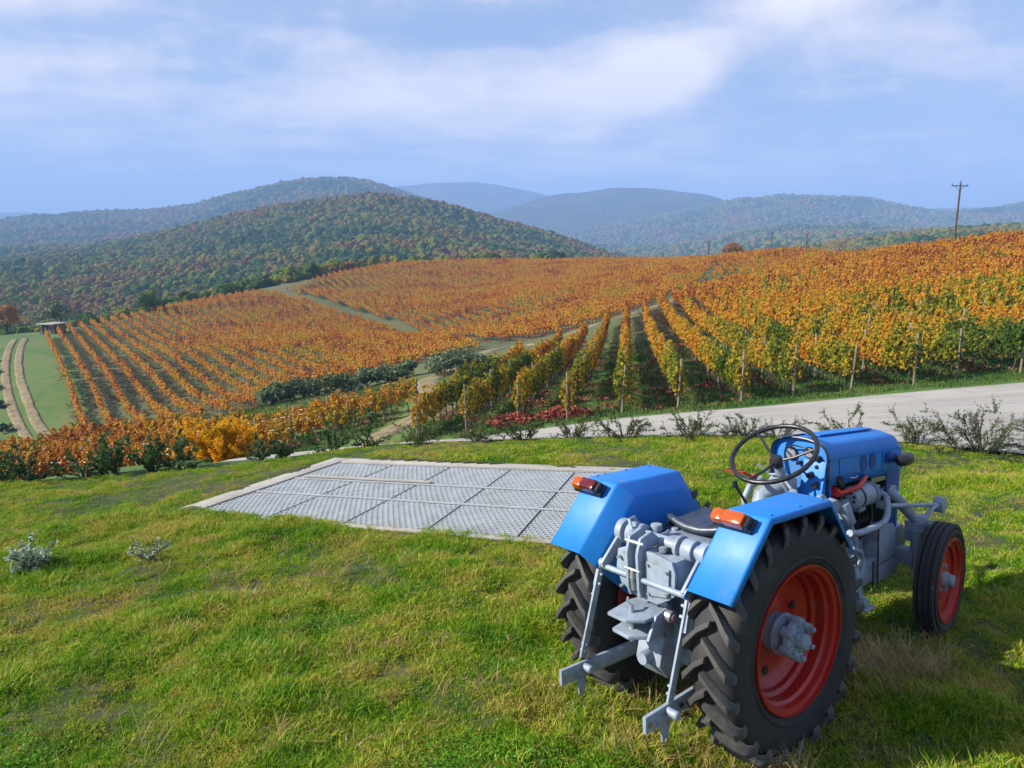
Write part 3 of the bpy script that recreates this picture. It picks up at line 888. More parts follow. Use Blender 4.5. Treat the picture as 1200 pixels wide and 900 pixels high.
def strip(name, line, width, mat, lift, step=0.8, ruts=None, wob=0.15, seed=0):
    pts = [Vector((p[0], p[1], 0)) for p in line]
    # resample smoothly
    out = []
    for i in range(len(pts) - 1):
        p0 = pts[max(0, i - 1)]
        p1, p2 = pts[i], pts[i + 1]
        p3 = pts[min(len(pts) - 1, i + 2)]
        n = max(2, int((p2 - p1).length / step))
        for k in range(n):
            t = k / n
            out.append(Vector([_cr(p0[j], p1[j], p2[j], p3[j], t) for j in range(3)]))
    out.append(pts[-1])
    k = 7
    V = []
    for i, p in enumerate(out):
        d = (out[min(i + 1, len(out) - 1)] - out[max(i - 1, 0)]).normalized()
        nrm = Vector((-d.y, d.x, 0))
        w0 = width / 2 * (1 + wob * float(value_noise(np.array([i * 0.37]), np.array([1.0]), 1.0, seed)[0]))
        w1 = width / 2 * (1 + wob * float(value_noise(np.array([i * 0.37]), np.array([9.0]), 1.0, seed + 1)[0]))
        for j in range(k):
            s_ = -w0 + (w0 + w1) * j / (k - 1)
            V.append((p.x + nrm.x * s_, p.y + nrm.y * s_))
    V = np.array(V)
    Z = height(V[:, 0], V[:, 1]) + lift
    n = len(out)
    X_, Y_, Z_ = V[:, 0].reshape(n, k), V[:, 1].reshape(n, k), Z.reshape(n, k)
    Z_[:, 0] -= lift + 0.1
    Z_[:, -1] -= lift + 0.1
    o = bpy.data.objects.new(name, grid_mesh(name, X_, Y_, Z_, mat))
    link(o)
    setp(o, kind='structure')
    return out


strip('dirt_track', TRACK_B, 2.1, M['dirt'], 0.16, seed=3)


def offset_line(line, d):
    res = []
    for i, p in enumerate(line):
        a = line[max(0, i - 1)]
        b = line[min(len(line) - 1, i + 1)]
        v = Vector((b[0] - a[0], b[1] - a[1])).normalized()
        res.append((p[0] - v.y * d, p[1] + v.x * d))
    return res


strip('dirt_track', offset_line(TRACK_A, 0.85), 1.3, M['dirt'], 0.13, seed=5, wob=0.12)
strip('dirt_track', offset_line(TRACK_A, -0.85), 1.3, M['dirt'], 0.13, seed=8, wob=0.12)


# ------------------------------------------------------------------ scattering for what nobody could count
def scatter(name, pts, rot, scl, idx, protos, mat_list=None, label=None, cat=None):
    """One object: a cloud of points, each carrying one of the prototype meshes."""
    me = bpy.data.meshes.new(name)
    pts = np.asarray(pts, dtype=np.float32)
    me.vertices.add(len(pts))
    me.vertices.foreach_set('co', pts.ravel())
    a = me.attributes.new('rot', 'FLOAT_VECTOR', 'POINT')
    a.data.foreach_set('vector', np.asarray(rot, dtype=np.float32).ravel())
    a = me.attributes.new('scl', 'FLOAT_VECTOR', 'POINT')
    s_ = np.asarray(scl, dtype=np.float32)
    if s_.ndim == 1:
        s_ = np.repeat(s_[:, None], 3, 1)
    a.data.foreach_set('vector', s_.ravel())
    a = me.attributes.new('idx', 'INT', 'POINT')
    a.data.foreach_set('value', np.asarray(idx, dtype=np.int32))
    o = bpy.data.objects.new(name, me)
    link(o)
    setp(o, label, cat, kind='stuff')
    pc = bpy.data.collections.new(name + '_prototypes')
    for i, pm in enumerate(protos):
        po = bpy.data.objects.new('%s_prototype_%02d' % (name, i), pm)
        pc.objects.link(po)
    ng = bpy.data.node_groups.new(name + '_nodes', 'GeometryNodeTree')
    ng.interface.new_socket('Geometry', in_out='INPUT', socket_type='NodeSocketGeometry')
    ng.interface.new_socket('Geometry', in_out='OUTPUT', socket_type='NodeSocketGeometry')
    gi = ng.nodes.new('NodeGroupInput')
    go = ng.nodes.new('NodeGroupOutput')
    ci = ng.nodes.new('GeometryNodeCollectionInfo')
    ci.inputs['Collection'].default_value = pc
    ci.inputs['Separate Children'].default_value = True
    ci.inputs['Reset Children'].default_value = True
    ip = ng.nodes.new('GeometryNodeInstanceOnPoints')
    ip.inputs['Pick Instance'].default_value = True

    def attr(nm, ty):
        n = ng.nodes.new('GeometryNodeInputNamedAttribute')
        n.data_type = ty
        n.inputs['Name'].default_value = nm
        return [x for x in n.outputs if x.enabled and x.name == 'Attribute'][0]
    L_ = ng.links.new
    L_(gi.outputs[0], ip.inputs['Points'])
    L_(ci.outputs[0], ip.inputs['Instance'])
    L_(attr('idx', 'INT'), ip.inputs['Instance Index'])
    er = ng.nodes.new('FunctionNodeEulerToRotation')
    L_(attr('rot', 'FLOAT_VECTOR'), er.inputs[0])
    L_(er.outputs[0], ip.inputs['Rotation'])
    L_(attr('scl', 'FLOAT_VECTOR'), ip.inputs['Scale'])
    L_(ip.outputs[0], go.inputs[0])
    md = o.modifiers.new('scatter', 'NODES')
    md.node_group = ng
    return o


def leaf_mesh(name, centres, size, normals, mat, rng, shape='grape', jitter=0.9, add_mesh=None):
    """One mesh of many small leaf faces. centres (n,3), size (n,), normals (n,3)."""
    n = len(centres)
    nr = normals + rng.normal(0, jitter, (n, 3))
    nr /= np.linalg.norm(nr, axis=1)[:, None] + 1e-9
    t = rng.normal(0, 1, (n, 3))
    t -= nr * (t * nr).sum(1)[:, None]
    t /= np.linalg.norm(t, axis=1)[:, None] + 1e-9
    b = np.cross(nr, t)
    if shape == 'grape':
        uv = np.array([(-.2, -.5), (.25, -.45), (.55, .0), (.15, .5), (-.45, .3)])
        k = 5
    elif shape == 'narrow':
        uv = np.array([(-.5, 0), (0, -.16), (.5, 0), (0, .16)])
        k = 4
    else:
        uv = np.array([(-.5, -.05), (-.1, -.33), (.5, 0), (-.1, .33)])
        k = 4
    V = centres[:, None, :] + (t[:, None, :] * uv[None, :, 0, None] + b[:, None, :] * uv[None, :, 1, None]) * size[:, None, None]
    cup = (np.abs(uv).sum(1) - 0.45)[None, :, None] * nr[:, None, :] * size[:, None, None] * rng.uniform(-.35, .35, (n, 1, 1))
    V = V + cup
    F_ = np.arange(n * k).reshape(n, k)
    return np_mesh(name, V.reshape(-1, 3), F_, mat)


# ------------------------------------------------------------------ grass
def tuft_mesh(name, rng, blades, radius, hmin, hmax, lean, width, mat):
    V, F_ = [], []
    for i in range(blades):
        a = rng.uniform(0, 2 * math.pi)
        r = radius * math.sqrt(rng.uniform(0, 1))
        bx_, by_ = r * math.cos(a), r * math.sin(a)
        hh = rng.uniform(hmin, hmax)
        ln = rng.uniform(0.2, 1.0) * lean * hh
        d = rng.uniform(0, 2 * math.pi)
        dx, dy = math.cos(d) * ln, math.sin(d) * ln
        wa = rng.uniform(0, 2 * math.pi)
        wx, wy = math.cos(wa) * width / 2, math.sin(wa) * width / 2
        o = len(V)
        V += [(bx_ - wx, by_ - wy, -0.01), (bx_ + wx, by_ + wy, -0.01),
              (bx_ + dx * .45 + wx * .8, by_ + dy * .45 + wy * .8, hh * .6), (bx_ + dx * .45 - wx * .8, by_ + dy * .45 - wy * .8, hh * .6),
              (bx_ + dx, by_ + dy, hh * rng.uniform(.75, 1.0))]
        F_ += [[o, o + 1, o + 2, o + 3], [o + 3, o + 2, o + 4]]
    return np_mesh(name, V, F_, mat)


grng = np.random.default_rng(5)
gp = [tuft_mesh('grass_tuft_%d' % i, grng, 52, 0.070, 0.014, 0.048, 1.2, 0.0052, M['grass_blade']) for i in range(5)]
gp += [tuft_mesh('grass_tuft_long_%d' % i, grng, 34, 0.05, 0.035, 0.10, 0.9, 0.0045, M['grass_blade']) for i in range(2)]
gp += [tuft_mesh('grass_tuft_straw', grng, 22, 0.06, 0.03, 0.09, 1.6, 0.0035, M['straw'])]


def lawn_points(n, y_lo, y_hi):
    y = grng.uniform(y_lo, y_hi, n)
    x = grng.uniform(-1, 1, n) * (y * 0.78 + 2.2)
    ok = (y < lawn_edge_y(x) + 0.22) & (np.abs(x) < 8.5)
    g = in_poly(x, y, [(-3.58, 7.49), (0.96, 5.86), (1.62, 8.22), (-2.36, 9.54)])
    ok &= ~g
    return x[ok], y[ok]


xa, ya = lawn_points(33000, 1.9, 4.6)
xb, yb = lawn_points(30000, 4.6, 7.5)
xc, yc_ = lawn_points(24000, 7.5, 11.0)
gx, gy = np.r_[xa, xb, xc], np.r_[ya, yb, yc_]
worn = np.exp(-(((gx - 1.85) / 0.45) ** 2 + ((gy - 3.05) / 0.16) ** 2)) * 0.8 + 0.8 * np.exp(-(((gx - 1.0) / 0.5) ** 2 + ((gy - 3.4) / 0.4) ** 2))
patch = value_noise(gx, gy, 0.28, 31) * 0.6 + value_noise(gx, gy, 0.9, 32) * 0.6
k_ = (grng.uniform(0, 1, len(gx)) > worn * 0.75) & (grng.uniform(0, 1, len(gx)) < 0.92 + 0.35 * patch)
gx, gy, patch, worn = gx[k_], gy[k_], patch[k_], worn[k_]
gzv = lawn_z(gx, gy)
sc = (0.80 + 0.60 * patch + grng.uniform(-.2, .25, len(gx))) * np.interp(gy, [2, 5, 8, 11], [0.95, 1.05, 0.95, 0.85])
sc = np.clip(sc, 0.35, 1.8)
idx = grng.integers(0, 5, len(gx))
lg = (patch > 0.25) & (grng.uniform(0, 1, len(gx)) < 0.45) & (gy < 7.5)
idx[lg] = grng.integers(5, 7, lg.sum())
stw = grng.uniform(0, 1, len(gx)) < 0.03 + 0.08 * np.clip(worn, 0, 1)
idx[stw] = 7
rot = np.c_[grng.normal(0, .16, len(gx)), grng.normal(0, .16, len(gx)), grng.uniform(0, 6.28, len(gx))]
scl = np.c_[sc * 1.08, sc * 1.08, sc * 0.82]
scatter('lawn_grass', np.c_[gx, gy, gzv - 0.004], rot, scl, idx, gp, label='short patchy green and straw coloured grass of the lawn', cat='grass')

# coarser grass of the vineyard floor near the road
vg = [tuft_mesh('sward_tuft_%d' % i, grng, 40, 0.30, 0.05, 0.16, 0.7, 0.018, M['vineyard_ground']) for i in range(3)]
n = 16000
vy = grng.uniform(24, 62, n)
vx = grng.uniform(-0.75, 0.80, n) * vy
ok = (vy > road_far_y(vx) - 0.06) | ((vx < -4.3) & (vy > 14))
ok &= (ribbon_dist(vx, vy, TRACK_B) > 1.7)
vx, vy = vx[ok], vy[ok]
scatter('vineyard_grass', np.c_[vx, vy, height(vx, vy) + value_noise(vx, vy, 1.7, 1) * 0.035 + value_noise(vx, vy, 6.0, 2) * 0.07 - 0.01],
        np.c_[np.zeros((len(vx), 2)), grng.uniform(0, 6.28, len(vx))], grng.uniform(0.7, 1.4, len(vx)), grng.integers(0, 3, len(vx)), vg,
        label='green grass growing between the vine rows', cat='grass')

# ------------------------------------------------------------------ vines
vrng = np.random.default_rng(23)


def vine_foliage(name, n, size, length, rng, wid=0.20):
    x = rng.uniform(-length / 2, length / 2, n)
    top = 1.62 + 0.13 * np.sin(x * 5 + rng.uniform(0, 6)) + rng.uniform(-.05, .12)
    z = 0.62 + (top - 0.62) * rng.beta(1.5, 1.15, n)
    hang = rng.uniform(0, 1, n)
    prof = np.sin(np.clip((z - 0.5) / 1.25, 0, 1) * math.pi) ** 0.6
    side = rng.choice([-1, 1], n)
    y = side * wid * prof * (rng.uniform(0.45, 1.25, n)) + 0.06 * np.sin(x * 9 + z * 4)
    # shoots that stick out at the top
    sh = hang < 0.07
    z[sh] = top[sh] + rng.uniform(0, .28, sh.sum())
    y[sh] *= 0.5
    nr = np.c_[np.zeros(n), side * 1.0, 0.35 + (z - 1.1) * 0.6]
    return leaf_mesh(name, np.c_[x, y, z], size * rng.uniform(0.65, 1.3, n), nr, M['vine_leaf'], rng, 'grape', 0.6)


def vine_trunk(name, rng, mat):
    mb = MB()
    x = 0.0
    pts = [Vector((0, 0, -0.15))]
    for k in range(1, 6):
        pts.append(Vector((rng.normal(0, .025), rng.normal(0, .025), k * 0.15)))
    mb.tube(pts, [0.045, 0.035, 0.032, 0.030, 0.034, 0.03], 6)
    p = pts[-1]
    for s_ in (-1, 1):
        mb.tube([p, p + Vector((s_ * 0.2, rng.normal(0, .02), 0.06)), p + Vector((s_ * 0.5, rng.normal(0, .03), 0.07 + rng.normal(0, .02)))], [0.024, 0.018, 0.012], 5)
        for q in range(3):
            b0 = p + Vector((s_ * (0.12 + 0.15 * q), 0, 0.06))
            mb.tube([b0, b0 + Vector((rng.normal(0, .05), rng.normal(0, .06), 0.45)), b0 + Vector((rng.normal(0, .09), rng.normal(0, .1), 0.8))], [0.008, 0.006, 0.004], 4)
    return mb.mesh(name, mat)


STEP = 1.1
near_fol = [vine_foliage('foliage', 430, 0.115, STEP * 1.05, vrng) for _ in range(7)]
near_trk = [vine_trunk('trunk', vrng, M['bark']) for _ in range(4)]


def far_vine(name, n, size, wid=0.20, trunk=True):
    fm = vine_foliage(name, n, size, STEP * 1.1, vrng, wid)
    v = np.empty(len(fm.vertices) * 3, dtype=np.float32)
    fm.vertices.foreach_get('co', v)
    v = v.reshape(-1, 3)
    k = 5
    f = [list(range(i * k, i * k + k)) for i in range(n)]
    mi = [0] * n
    mb = MB()
    mb.tube([(0, 0, -0.2), (0.03, 0.01, 0.4), (0, 0, 0.85)], [0.05, 0.035, 0.03], 5, False)
    mb.tube([(-0.55, 0, 0.78), (0.55, 0, 0.78)], 0.03, 4, False)
    for q in range(6):
        xq = -0.5 + q * 0.2
        mb.tube([(xq, 0, 0.78), (xq + vrng.normal(0, .05), vrng.normal(0, .08), 1.45)], 0.012, 3, False)
    o = len(v)
    vv = np.r_[v, np.array(mb.v, dtype=np.float32)]
    f += [[i + o for i in q] for q in mb.f]
    mi += [1] * len(mb.f)
    bpy.data.meshes.remove(fm)
    return np_mesh(name, vv, f, [M['vine_leaf'], M['bark']], False, mi)


mid_protos = [far_vine('vine_middle_%d' % i, 150, 0.19) for i in range(4)]
far_protos = [far_vine('vine_far_%d' % i, 64, 0.25, 0.21) for i in range(4)]
stretch_protos = mid_protos + far_protos      # indices 0-3, 4-7


def rows(poly, ang, spacing, origin, step=STEP, wob=0.06):
    """Points on parallel rows inside a polygon: returns row number, place in row, x, y."""
    poly = np.array(poly)
    d = np.array([math.cos(ang), math.sin(ang)])
    nrm = np.array([-d[1], d[0]])
    o = np.array(origin)
    pn = (poly - o) @ nrm
    pd = (poly - o) @ d
    R, K, X_, Y_ = [], [], [], []
    for r in range(int(math.ceil(pn.min() / spacing)), int(math.floor(pn.max() / spacing)) + 1):
        ks = np.arange(int(pd.min() / step) - 1, int(pd.max() / step) + 2)
        p = o + nrm * r * spacing + d * (ks[:, None] * step)
        m = in_poly(p[:, 0], p[:, 1], poly)
        p, ks = p[m], ks[m]
        R += [r] * len(ks)
        K += list(ks)
        X_ += list(p[:, 0])
        Y_ += list(p[:, 1])
    return np.array(R), np.array(K), np.array(X_), np.array(Y_)


A4 = math.radians(90 - 8.8)
A2 = math.radians(90 + 34)
A3 = math.radians(90 + 24)
AB = math.radians(180 - 14)
blocks = []
ROW4 = (4.22, 27.6)       # foot of the row that rises straight up the middle
for nm, poly, ang, sp, org in (('four', BLOCK_4, A4, 2.0, ROW4), ('two', BLOCK_2, A2, 2.3, BLOCK_2[0]),
                               ('three', BLOCK_3, A3, 2.3, BLOCK_3[0]), ('band', BAND, AB, 2.0, (-5.2, 38.4))):
    R, K, X_, Y_ = rows(poly, ang, sp, org)
    ok = ribbon_dist(X_, Y_, TRACK_B) > np.where(Y_ < 60, 1.3, 2.1)
    if nm == 'three':
        ok &= vrng.uniform(0, 1, len(X_)) > 0.05
    else:
        ok &= vrng.uniform(0, 1, len(X_)) > 0.03
    ok &= (X_ < Y_ * 0.95 + 10) & (X_ > -Y_ * 0.95 - 10)
    blocks.append((nm, ang, R[ok], K[ok], X_[ok], Y_[ok]))

BN = np.concatenate([[i] * len(b[2]) for i, b in enumerate(blocks)])
BA = np.concatenate([[b[1]] * len(b[2]) for b in blocks])
BR = np.concatenate([b[2] for b in blocks])
BK = np.concatenate([b[3] for b in blocks])
BX = np.concatenate([b[4] for b in blocks])
BY = np.concatenate([b[5] for b in blocks])
BX = BX + vrng.normal(0, .04, len(BX))
BY = BY + vrng.normal(0, .04, len(BY))
BZ = height(BX, BY)
dist = np.hypot(BX, BY)
seen = (np.abs(BX) < BY * 0.70) & ((BN == 0) | (BN == 3))
order = np.argsort(np.where(seen, dist, 1e6))
NV = 290
single = np.zeros(len(BX), bool)
single[order[:NV]] = True
rest = ~single
d_ = dist[rest]
pi = np.where(d_ < 75, vrng.integers(0, 4, rest.sum()), vrng.integers(4, 8, rest.sum()))
n_ = rest.sum()
hs = np.where(BN[rest] == 1, 0.86, np.where(BN[rest] == 2, 0.92, 1.0)) * vrng.uniform(0.85, 1.12, n_) * (1 + 0.10 * value_noise(BX[rest], BY[rest], 9.0, 41))
scatter('vineyard_rows', np.c_[BX[rest], BY[rest], BZ[rest] - 0.02],
        np.c_[vrng.normal(0, .02, n_), vrng.normal(0, .02, n_), BA[rest] + vrng.choice([0, math.pi], n_)],
        np.c_[np.ones(n_), np.where(d_ > 75, 0.95, 1.0) * vrng.uniform(0.85, 1.2, n_), hs], pi, stretch_protos,
        label='long rows of orange autumn vines covering the slopes of the vineyard', cat='vines')

ORD = ['nearest', 'second', 'third', 'fourth', 'fifth', 'sixth', 'seventh', 'eighth', 'ninth', 'tenth', 'eleventh', 'twelfth', 'thirteenth',
       'fourteenth', 'fifteenth', 'sixteenth', 'seventeenth', 'eighteenth', 'nineteenth', 'twentieth']


def ordinal(n):
    if n < len(ORD):
        return ORD[n]
    n += 1
    s_ = 'th' if 10 <= n % 100 <= 20 else {1: 'st', 2: 'nd', 3: 'rd'}.get(n % 10, 'th')
    return '%d%s' % (n, s_)


def row_words(block, r):
    if block == 0:
        if r == 0:
            return 'the vine row rising straight up the photo middle'
        k = abs(r)
        side = 'left' if r > 0 else 'right'
        if k == 1:
            return 'the row just %s of the straight middle row' % side
        return 'the %s row %s of the straight middle row' % (ordinal(k - 1), side)
    return 'row %d of the sideways block left of the track' % (r + 20)


posts_near = []
cell = {}
for i in np.where(single)[0]:
    cell.setdefault((BN[i], BR[i]), []).append(i)
band_rows = sorted([k for k in cell if k[0] == 3], key=lambda k: -k[1])
band_no = {k[1]: j for j, k in enumerate(band_rows)}
for key, ids in sorted(cell.items()):
    ids.sort(key=lambda i: BK[i])
    for j, i in enumerate(ids):
        root = empty('grapevine', (BX[i], BY[i], BZ[i] - 0.02), BA[i] + random.choice([0, math.pi]))
        root.scale = (1, random.uniform(.9, 1.15), random.uniform(.88, 1.08))
        fo = link(bpy.data.objects.new('foliage', random.choice(near_fol)), root)
        tr = link(bpy.data.objects.new('trunk', random.choice(near_trk)), root)
        if key[0] == 0:
            lab = 'autumn grapevine, %s from the road in %s' % (ordinal(j), row_words(0, key[1]))
            grp = 'grapevines in the rows above the road'
        else:
            lab = 'autumn grapevine, %s from the right end of the %s sideways row below the lawn' % (ordinal(j), ordinal(band_no[key[1]]))
            grp = 'grapevines in the sideways rows below the lawn'
        setp(root, lab, 'grapevine', grp)

# posts of the trellis
pm_wood = MB().tube([(0, 0, -0.3), (0.01, 0, 0.9), (0, 0.01, 1.85)], [0.042, 0.040, 0.037], 8).mesh('trellis_post', M['post_wood'])
pm_grey = MB().box((0, 0, 0.85), (0.05, 0.045, 2.1)).mesh('trellis_stake', M['grey_post'])
for key, ids in sorted(cell.items()):
    i = ids[0]
    d = Vector((math.cos(BA[i]), math.sin(BA[i]), 0))
    x, y = BX[i] - d.x * 0.5, BY[i] - d.y * 0.5
    first = True
    if key[0] == 3 and key[1] < 0:
        pass
    o = link(bpy.data.objects.new('trellis_post', pm_wood))
    o.location = (x, y, gz(x, y))
    o.rotation_euler = (random.gauss(0, .03), random.gauss(0, .03), random.uniform(0, 6))
    o.scale = (1, 1, random.uniform(.93, 1.06))
    w_ = row_words(0, key[1]) if key[0] == 0 else 'the %s sideways row below the lawn' % ordinal(band_no[key[1]])
    setp(o, 'brown wooden end post of ' + w_, 'post', 'wooden end posts of the vine rows')
    for q, j in enumerate(ids[4::5][:4]):
        o = link(bpy.data.objects.new('trellis_stake', pm_grey))
        x, y = BX[j] + d.x * 0.5, BY[j] + d.y * 0.5
        o.location = (x, y, gz(x, y))
        o.rotation_euler = (random.gauss(0, .03), random.gauss(0, .03), BA[j])
        setp(o, 'thin grey stake, %s one in %s' % (ordinal(q) if q else 'first', w_), 'stake', 'grey stakes inside the vine rows')

# wires joined, too thin to pick apart
wires = MB()
for key, ids in sorted(cell.items()):
    a, b = ids[0], ids[-1]
    da = Vector((math.cos(BA[a]), math.sin(BA[a]), 0)) * 0.75
    for zz in (0.8, 1.35):
        pts = [Vector((BX[a], BY[a], BZ[a] + zz)) - da] + [Vector((BX[j], BY[j], BZ[j] + zz)) for j in ids[3::4]]
        if len(pts) > 1:
            wires.tube(pts, 0.006, 3, False)
wires.obj('trellis_wires', M['steel'], kind='stuff', label='thin steel wires strung along the near vine rows', cat='wire')

# purple-brown leaf litter under the vines
n = 14000
lb = vrng.integers(0, len(BX), n)
lb = lb[dist[lb] < 130]
lxp = BX[lb] + vrng.normal(0, .45, len(lb))
lyp = BY[lb] + vrng.normal(0, .45, len(lb))
lit = [leaf_mesh('litter_%d' % i, np.c_[vrng.normal(0, .35, (26, 2)), vrng.uniform(0.02, .07, 26)], vrng.uniform(.07, .15, 26), np.tile([0, 0, 1.], (26, 1)), M['dead_leaf'], vrng, 'grape', .5) for i in range(3)]
scatter('fallen_leaves', np.c_[lxp, lyp, height(lxp, lyp) + 0.02], np.c_[np.zeros((len(lxp), 2)), vrng.uniform(0, 6, len(lxp))], vrng.uniform(.7, 1.3, len(lxp)),
        vrng.integers(0, 3, len(lxp)), lit, label='fallen brown vine leaves lying on the grass under the rows', cat='fallen leaves')


# ------------------------------------------------------------------ woods on the hills
def crown_mesh(name, seed, sub=2):
    import bmesh
    bm = bmesh.new()
    rs = random.Random(seed)
    for k in range(5):
        c = Vector((rs.uniform(-.35, .35), rs.uniform(-.35, .35), rs.uniform(0.35, 0.75))) if k else Vector((0, 0, .5))
        r = rs.uniform(.28, .42) if k else .46
        res = bmesh.ops.create_icosphere(bm, subdivisions=sub, radius=r)
        for v in res['verts']:
            nn = mnoise.noise(v.co * 7 + Vector((seed, k, 0))) * 0.5 + mnoise.noise(v.co * 16 + Vector((seed, k, 5))) * 0.3
            v.co = v.co * (1 + nn) + c
    me = bpy.data.meshes.new(name)
    bm.to_mesh(me)
    bm.free()
    me.materials.append(M['forest_crown'])
    return me


crowns = [crown_mesh('crown_%d' % i, i + 1, 2) for i in range(5)]
us = np.linspace(-0.80, 0.80, 260)
ysv = np.geomspace(150, 3000, 330)
UU, YV = np.meshgrid(us, ysv)
hz_ = height(UU * YV, YV)
el = (hz_ + 5 - CAM_Z) / YV
run = np.maximum.accumulate((hz_ - CAM_Z) / YV, axis=0)
vis = el >= run - 0.002
parts_ = []
for (a, b, spc) in ((150, 420, 3.0), (420, 1000, 4.2), (1000, 2900, 8.5)):
    n = int(1.6 * (b * b - a * a) / 2 / (spc * spc))
    yy = np.sqrt(vrng.uniform(a * a, b * b, n))
    xx = vrng.uniform(-0.8, 0.8, n) * yy
    iu = np.clip(((xx / yy + 0.8) / 1.6 * 259).astype(int), 0, 259)
    iy = np.clip(np.searchsorted(ysv, yy) - 1, 0, 329)
    ok = vis[iy, iu] | vis[np.clip(iy + 1, 0, 329), iu]
    xx, yy = xx[ok], yy[ok]
    parts_.append(np.c_[xx, yy, np.full(len(xx), spc)])
T = np.concatenate(parts_)
crestline = np.array([[-400, 255], [-130, 190], [-94, 210], [-64, 255], [-55, 290], [-30, 300], [30, 300], [65, 262], [75, 240], [90, 200], [75, 140], [140, 135], [500, 200]])
ok = T[:, 1] > np.interp(T[:, 0], np.sort(crestline[:, 0]), crestline[np.argsort(crestline[:, 0]), 1])
for bl in (BLOCK_2, BLOCK_3, BLOCK_4):
    ok &= ~in_poly(T[:, 0], T[:, 1], bl)
ok &= ~((T[:, 0] > 20) & (T[:, 1] < 430))
# meadow clearings
ok &= ~((value_noise(T[:, 0], T[:, 1], 120, 55) > 0.62) & (T[:, 1] > 900))
T = T[ok]
nT = len(T)
sz = T[:, 2] * (0.75 + 1.0 * vrng.uniform(0, 1, nT) ** 2)
scatter('forest', np.c_[T[:, 0], T[:, 1], height(T[:, 0], T[:, 1]) - 0.12 * sz], np.c_[np.zeros((nT, 2)), vrng.uniform(0, 6.28, nT)],
        np.c_[sz, sz, sz * vrng.uniform(.75, 1.1, nT)], vrng.integers(0, 5, nT), crowns,
        label='green and rust coloured oak woods covering the hills behind the vineyard', cat='forest')
print('forest', nT, 'vines', len(BX), 'grass', len(gx))

# ------------------------------------------------------------------ the tractor (its own x forward, y left, z up)
tractor = empty('tractor', (1.033, 3.504, 0.0))
tractor.rotation_euler = (-0.078, 0, 0.669)
setp(tractor, 'old blue and grey tractor with red wheels standing on the lawn', 'tractor')
BLUE, GREY, RED = M['tractor_blue'], M['tractor_grey'], M['wheel_red']


def part(mb, name, mat, parent=tractor, bevel=0.004, sm=True, label=None):
    return mb.obj(name, mat, parent, sm, bevel, label=label)


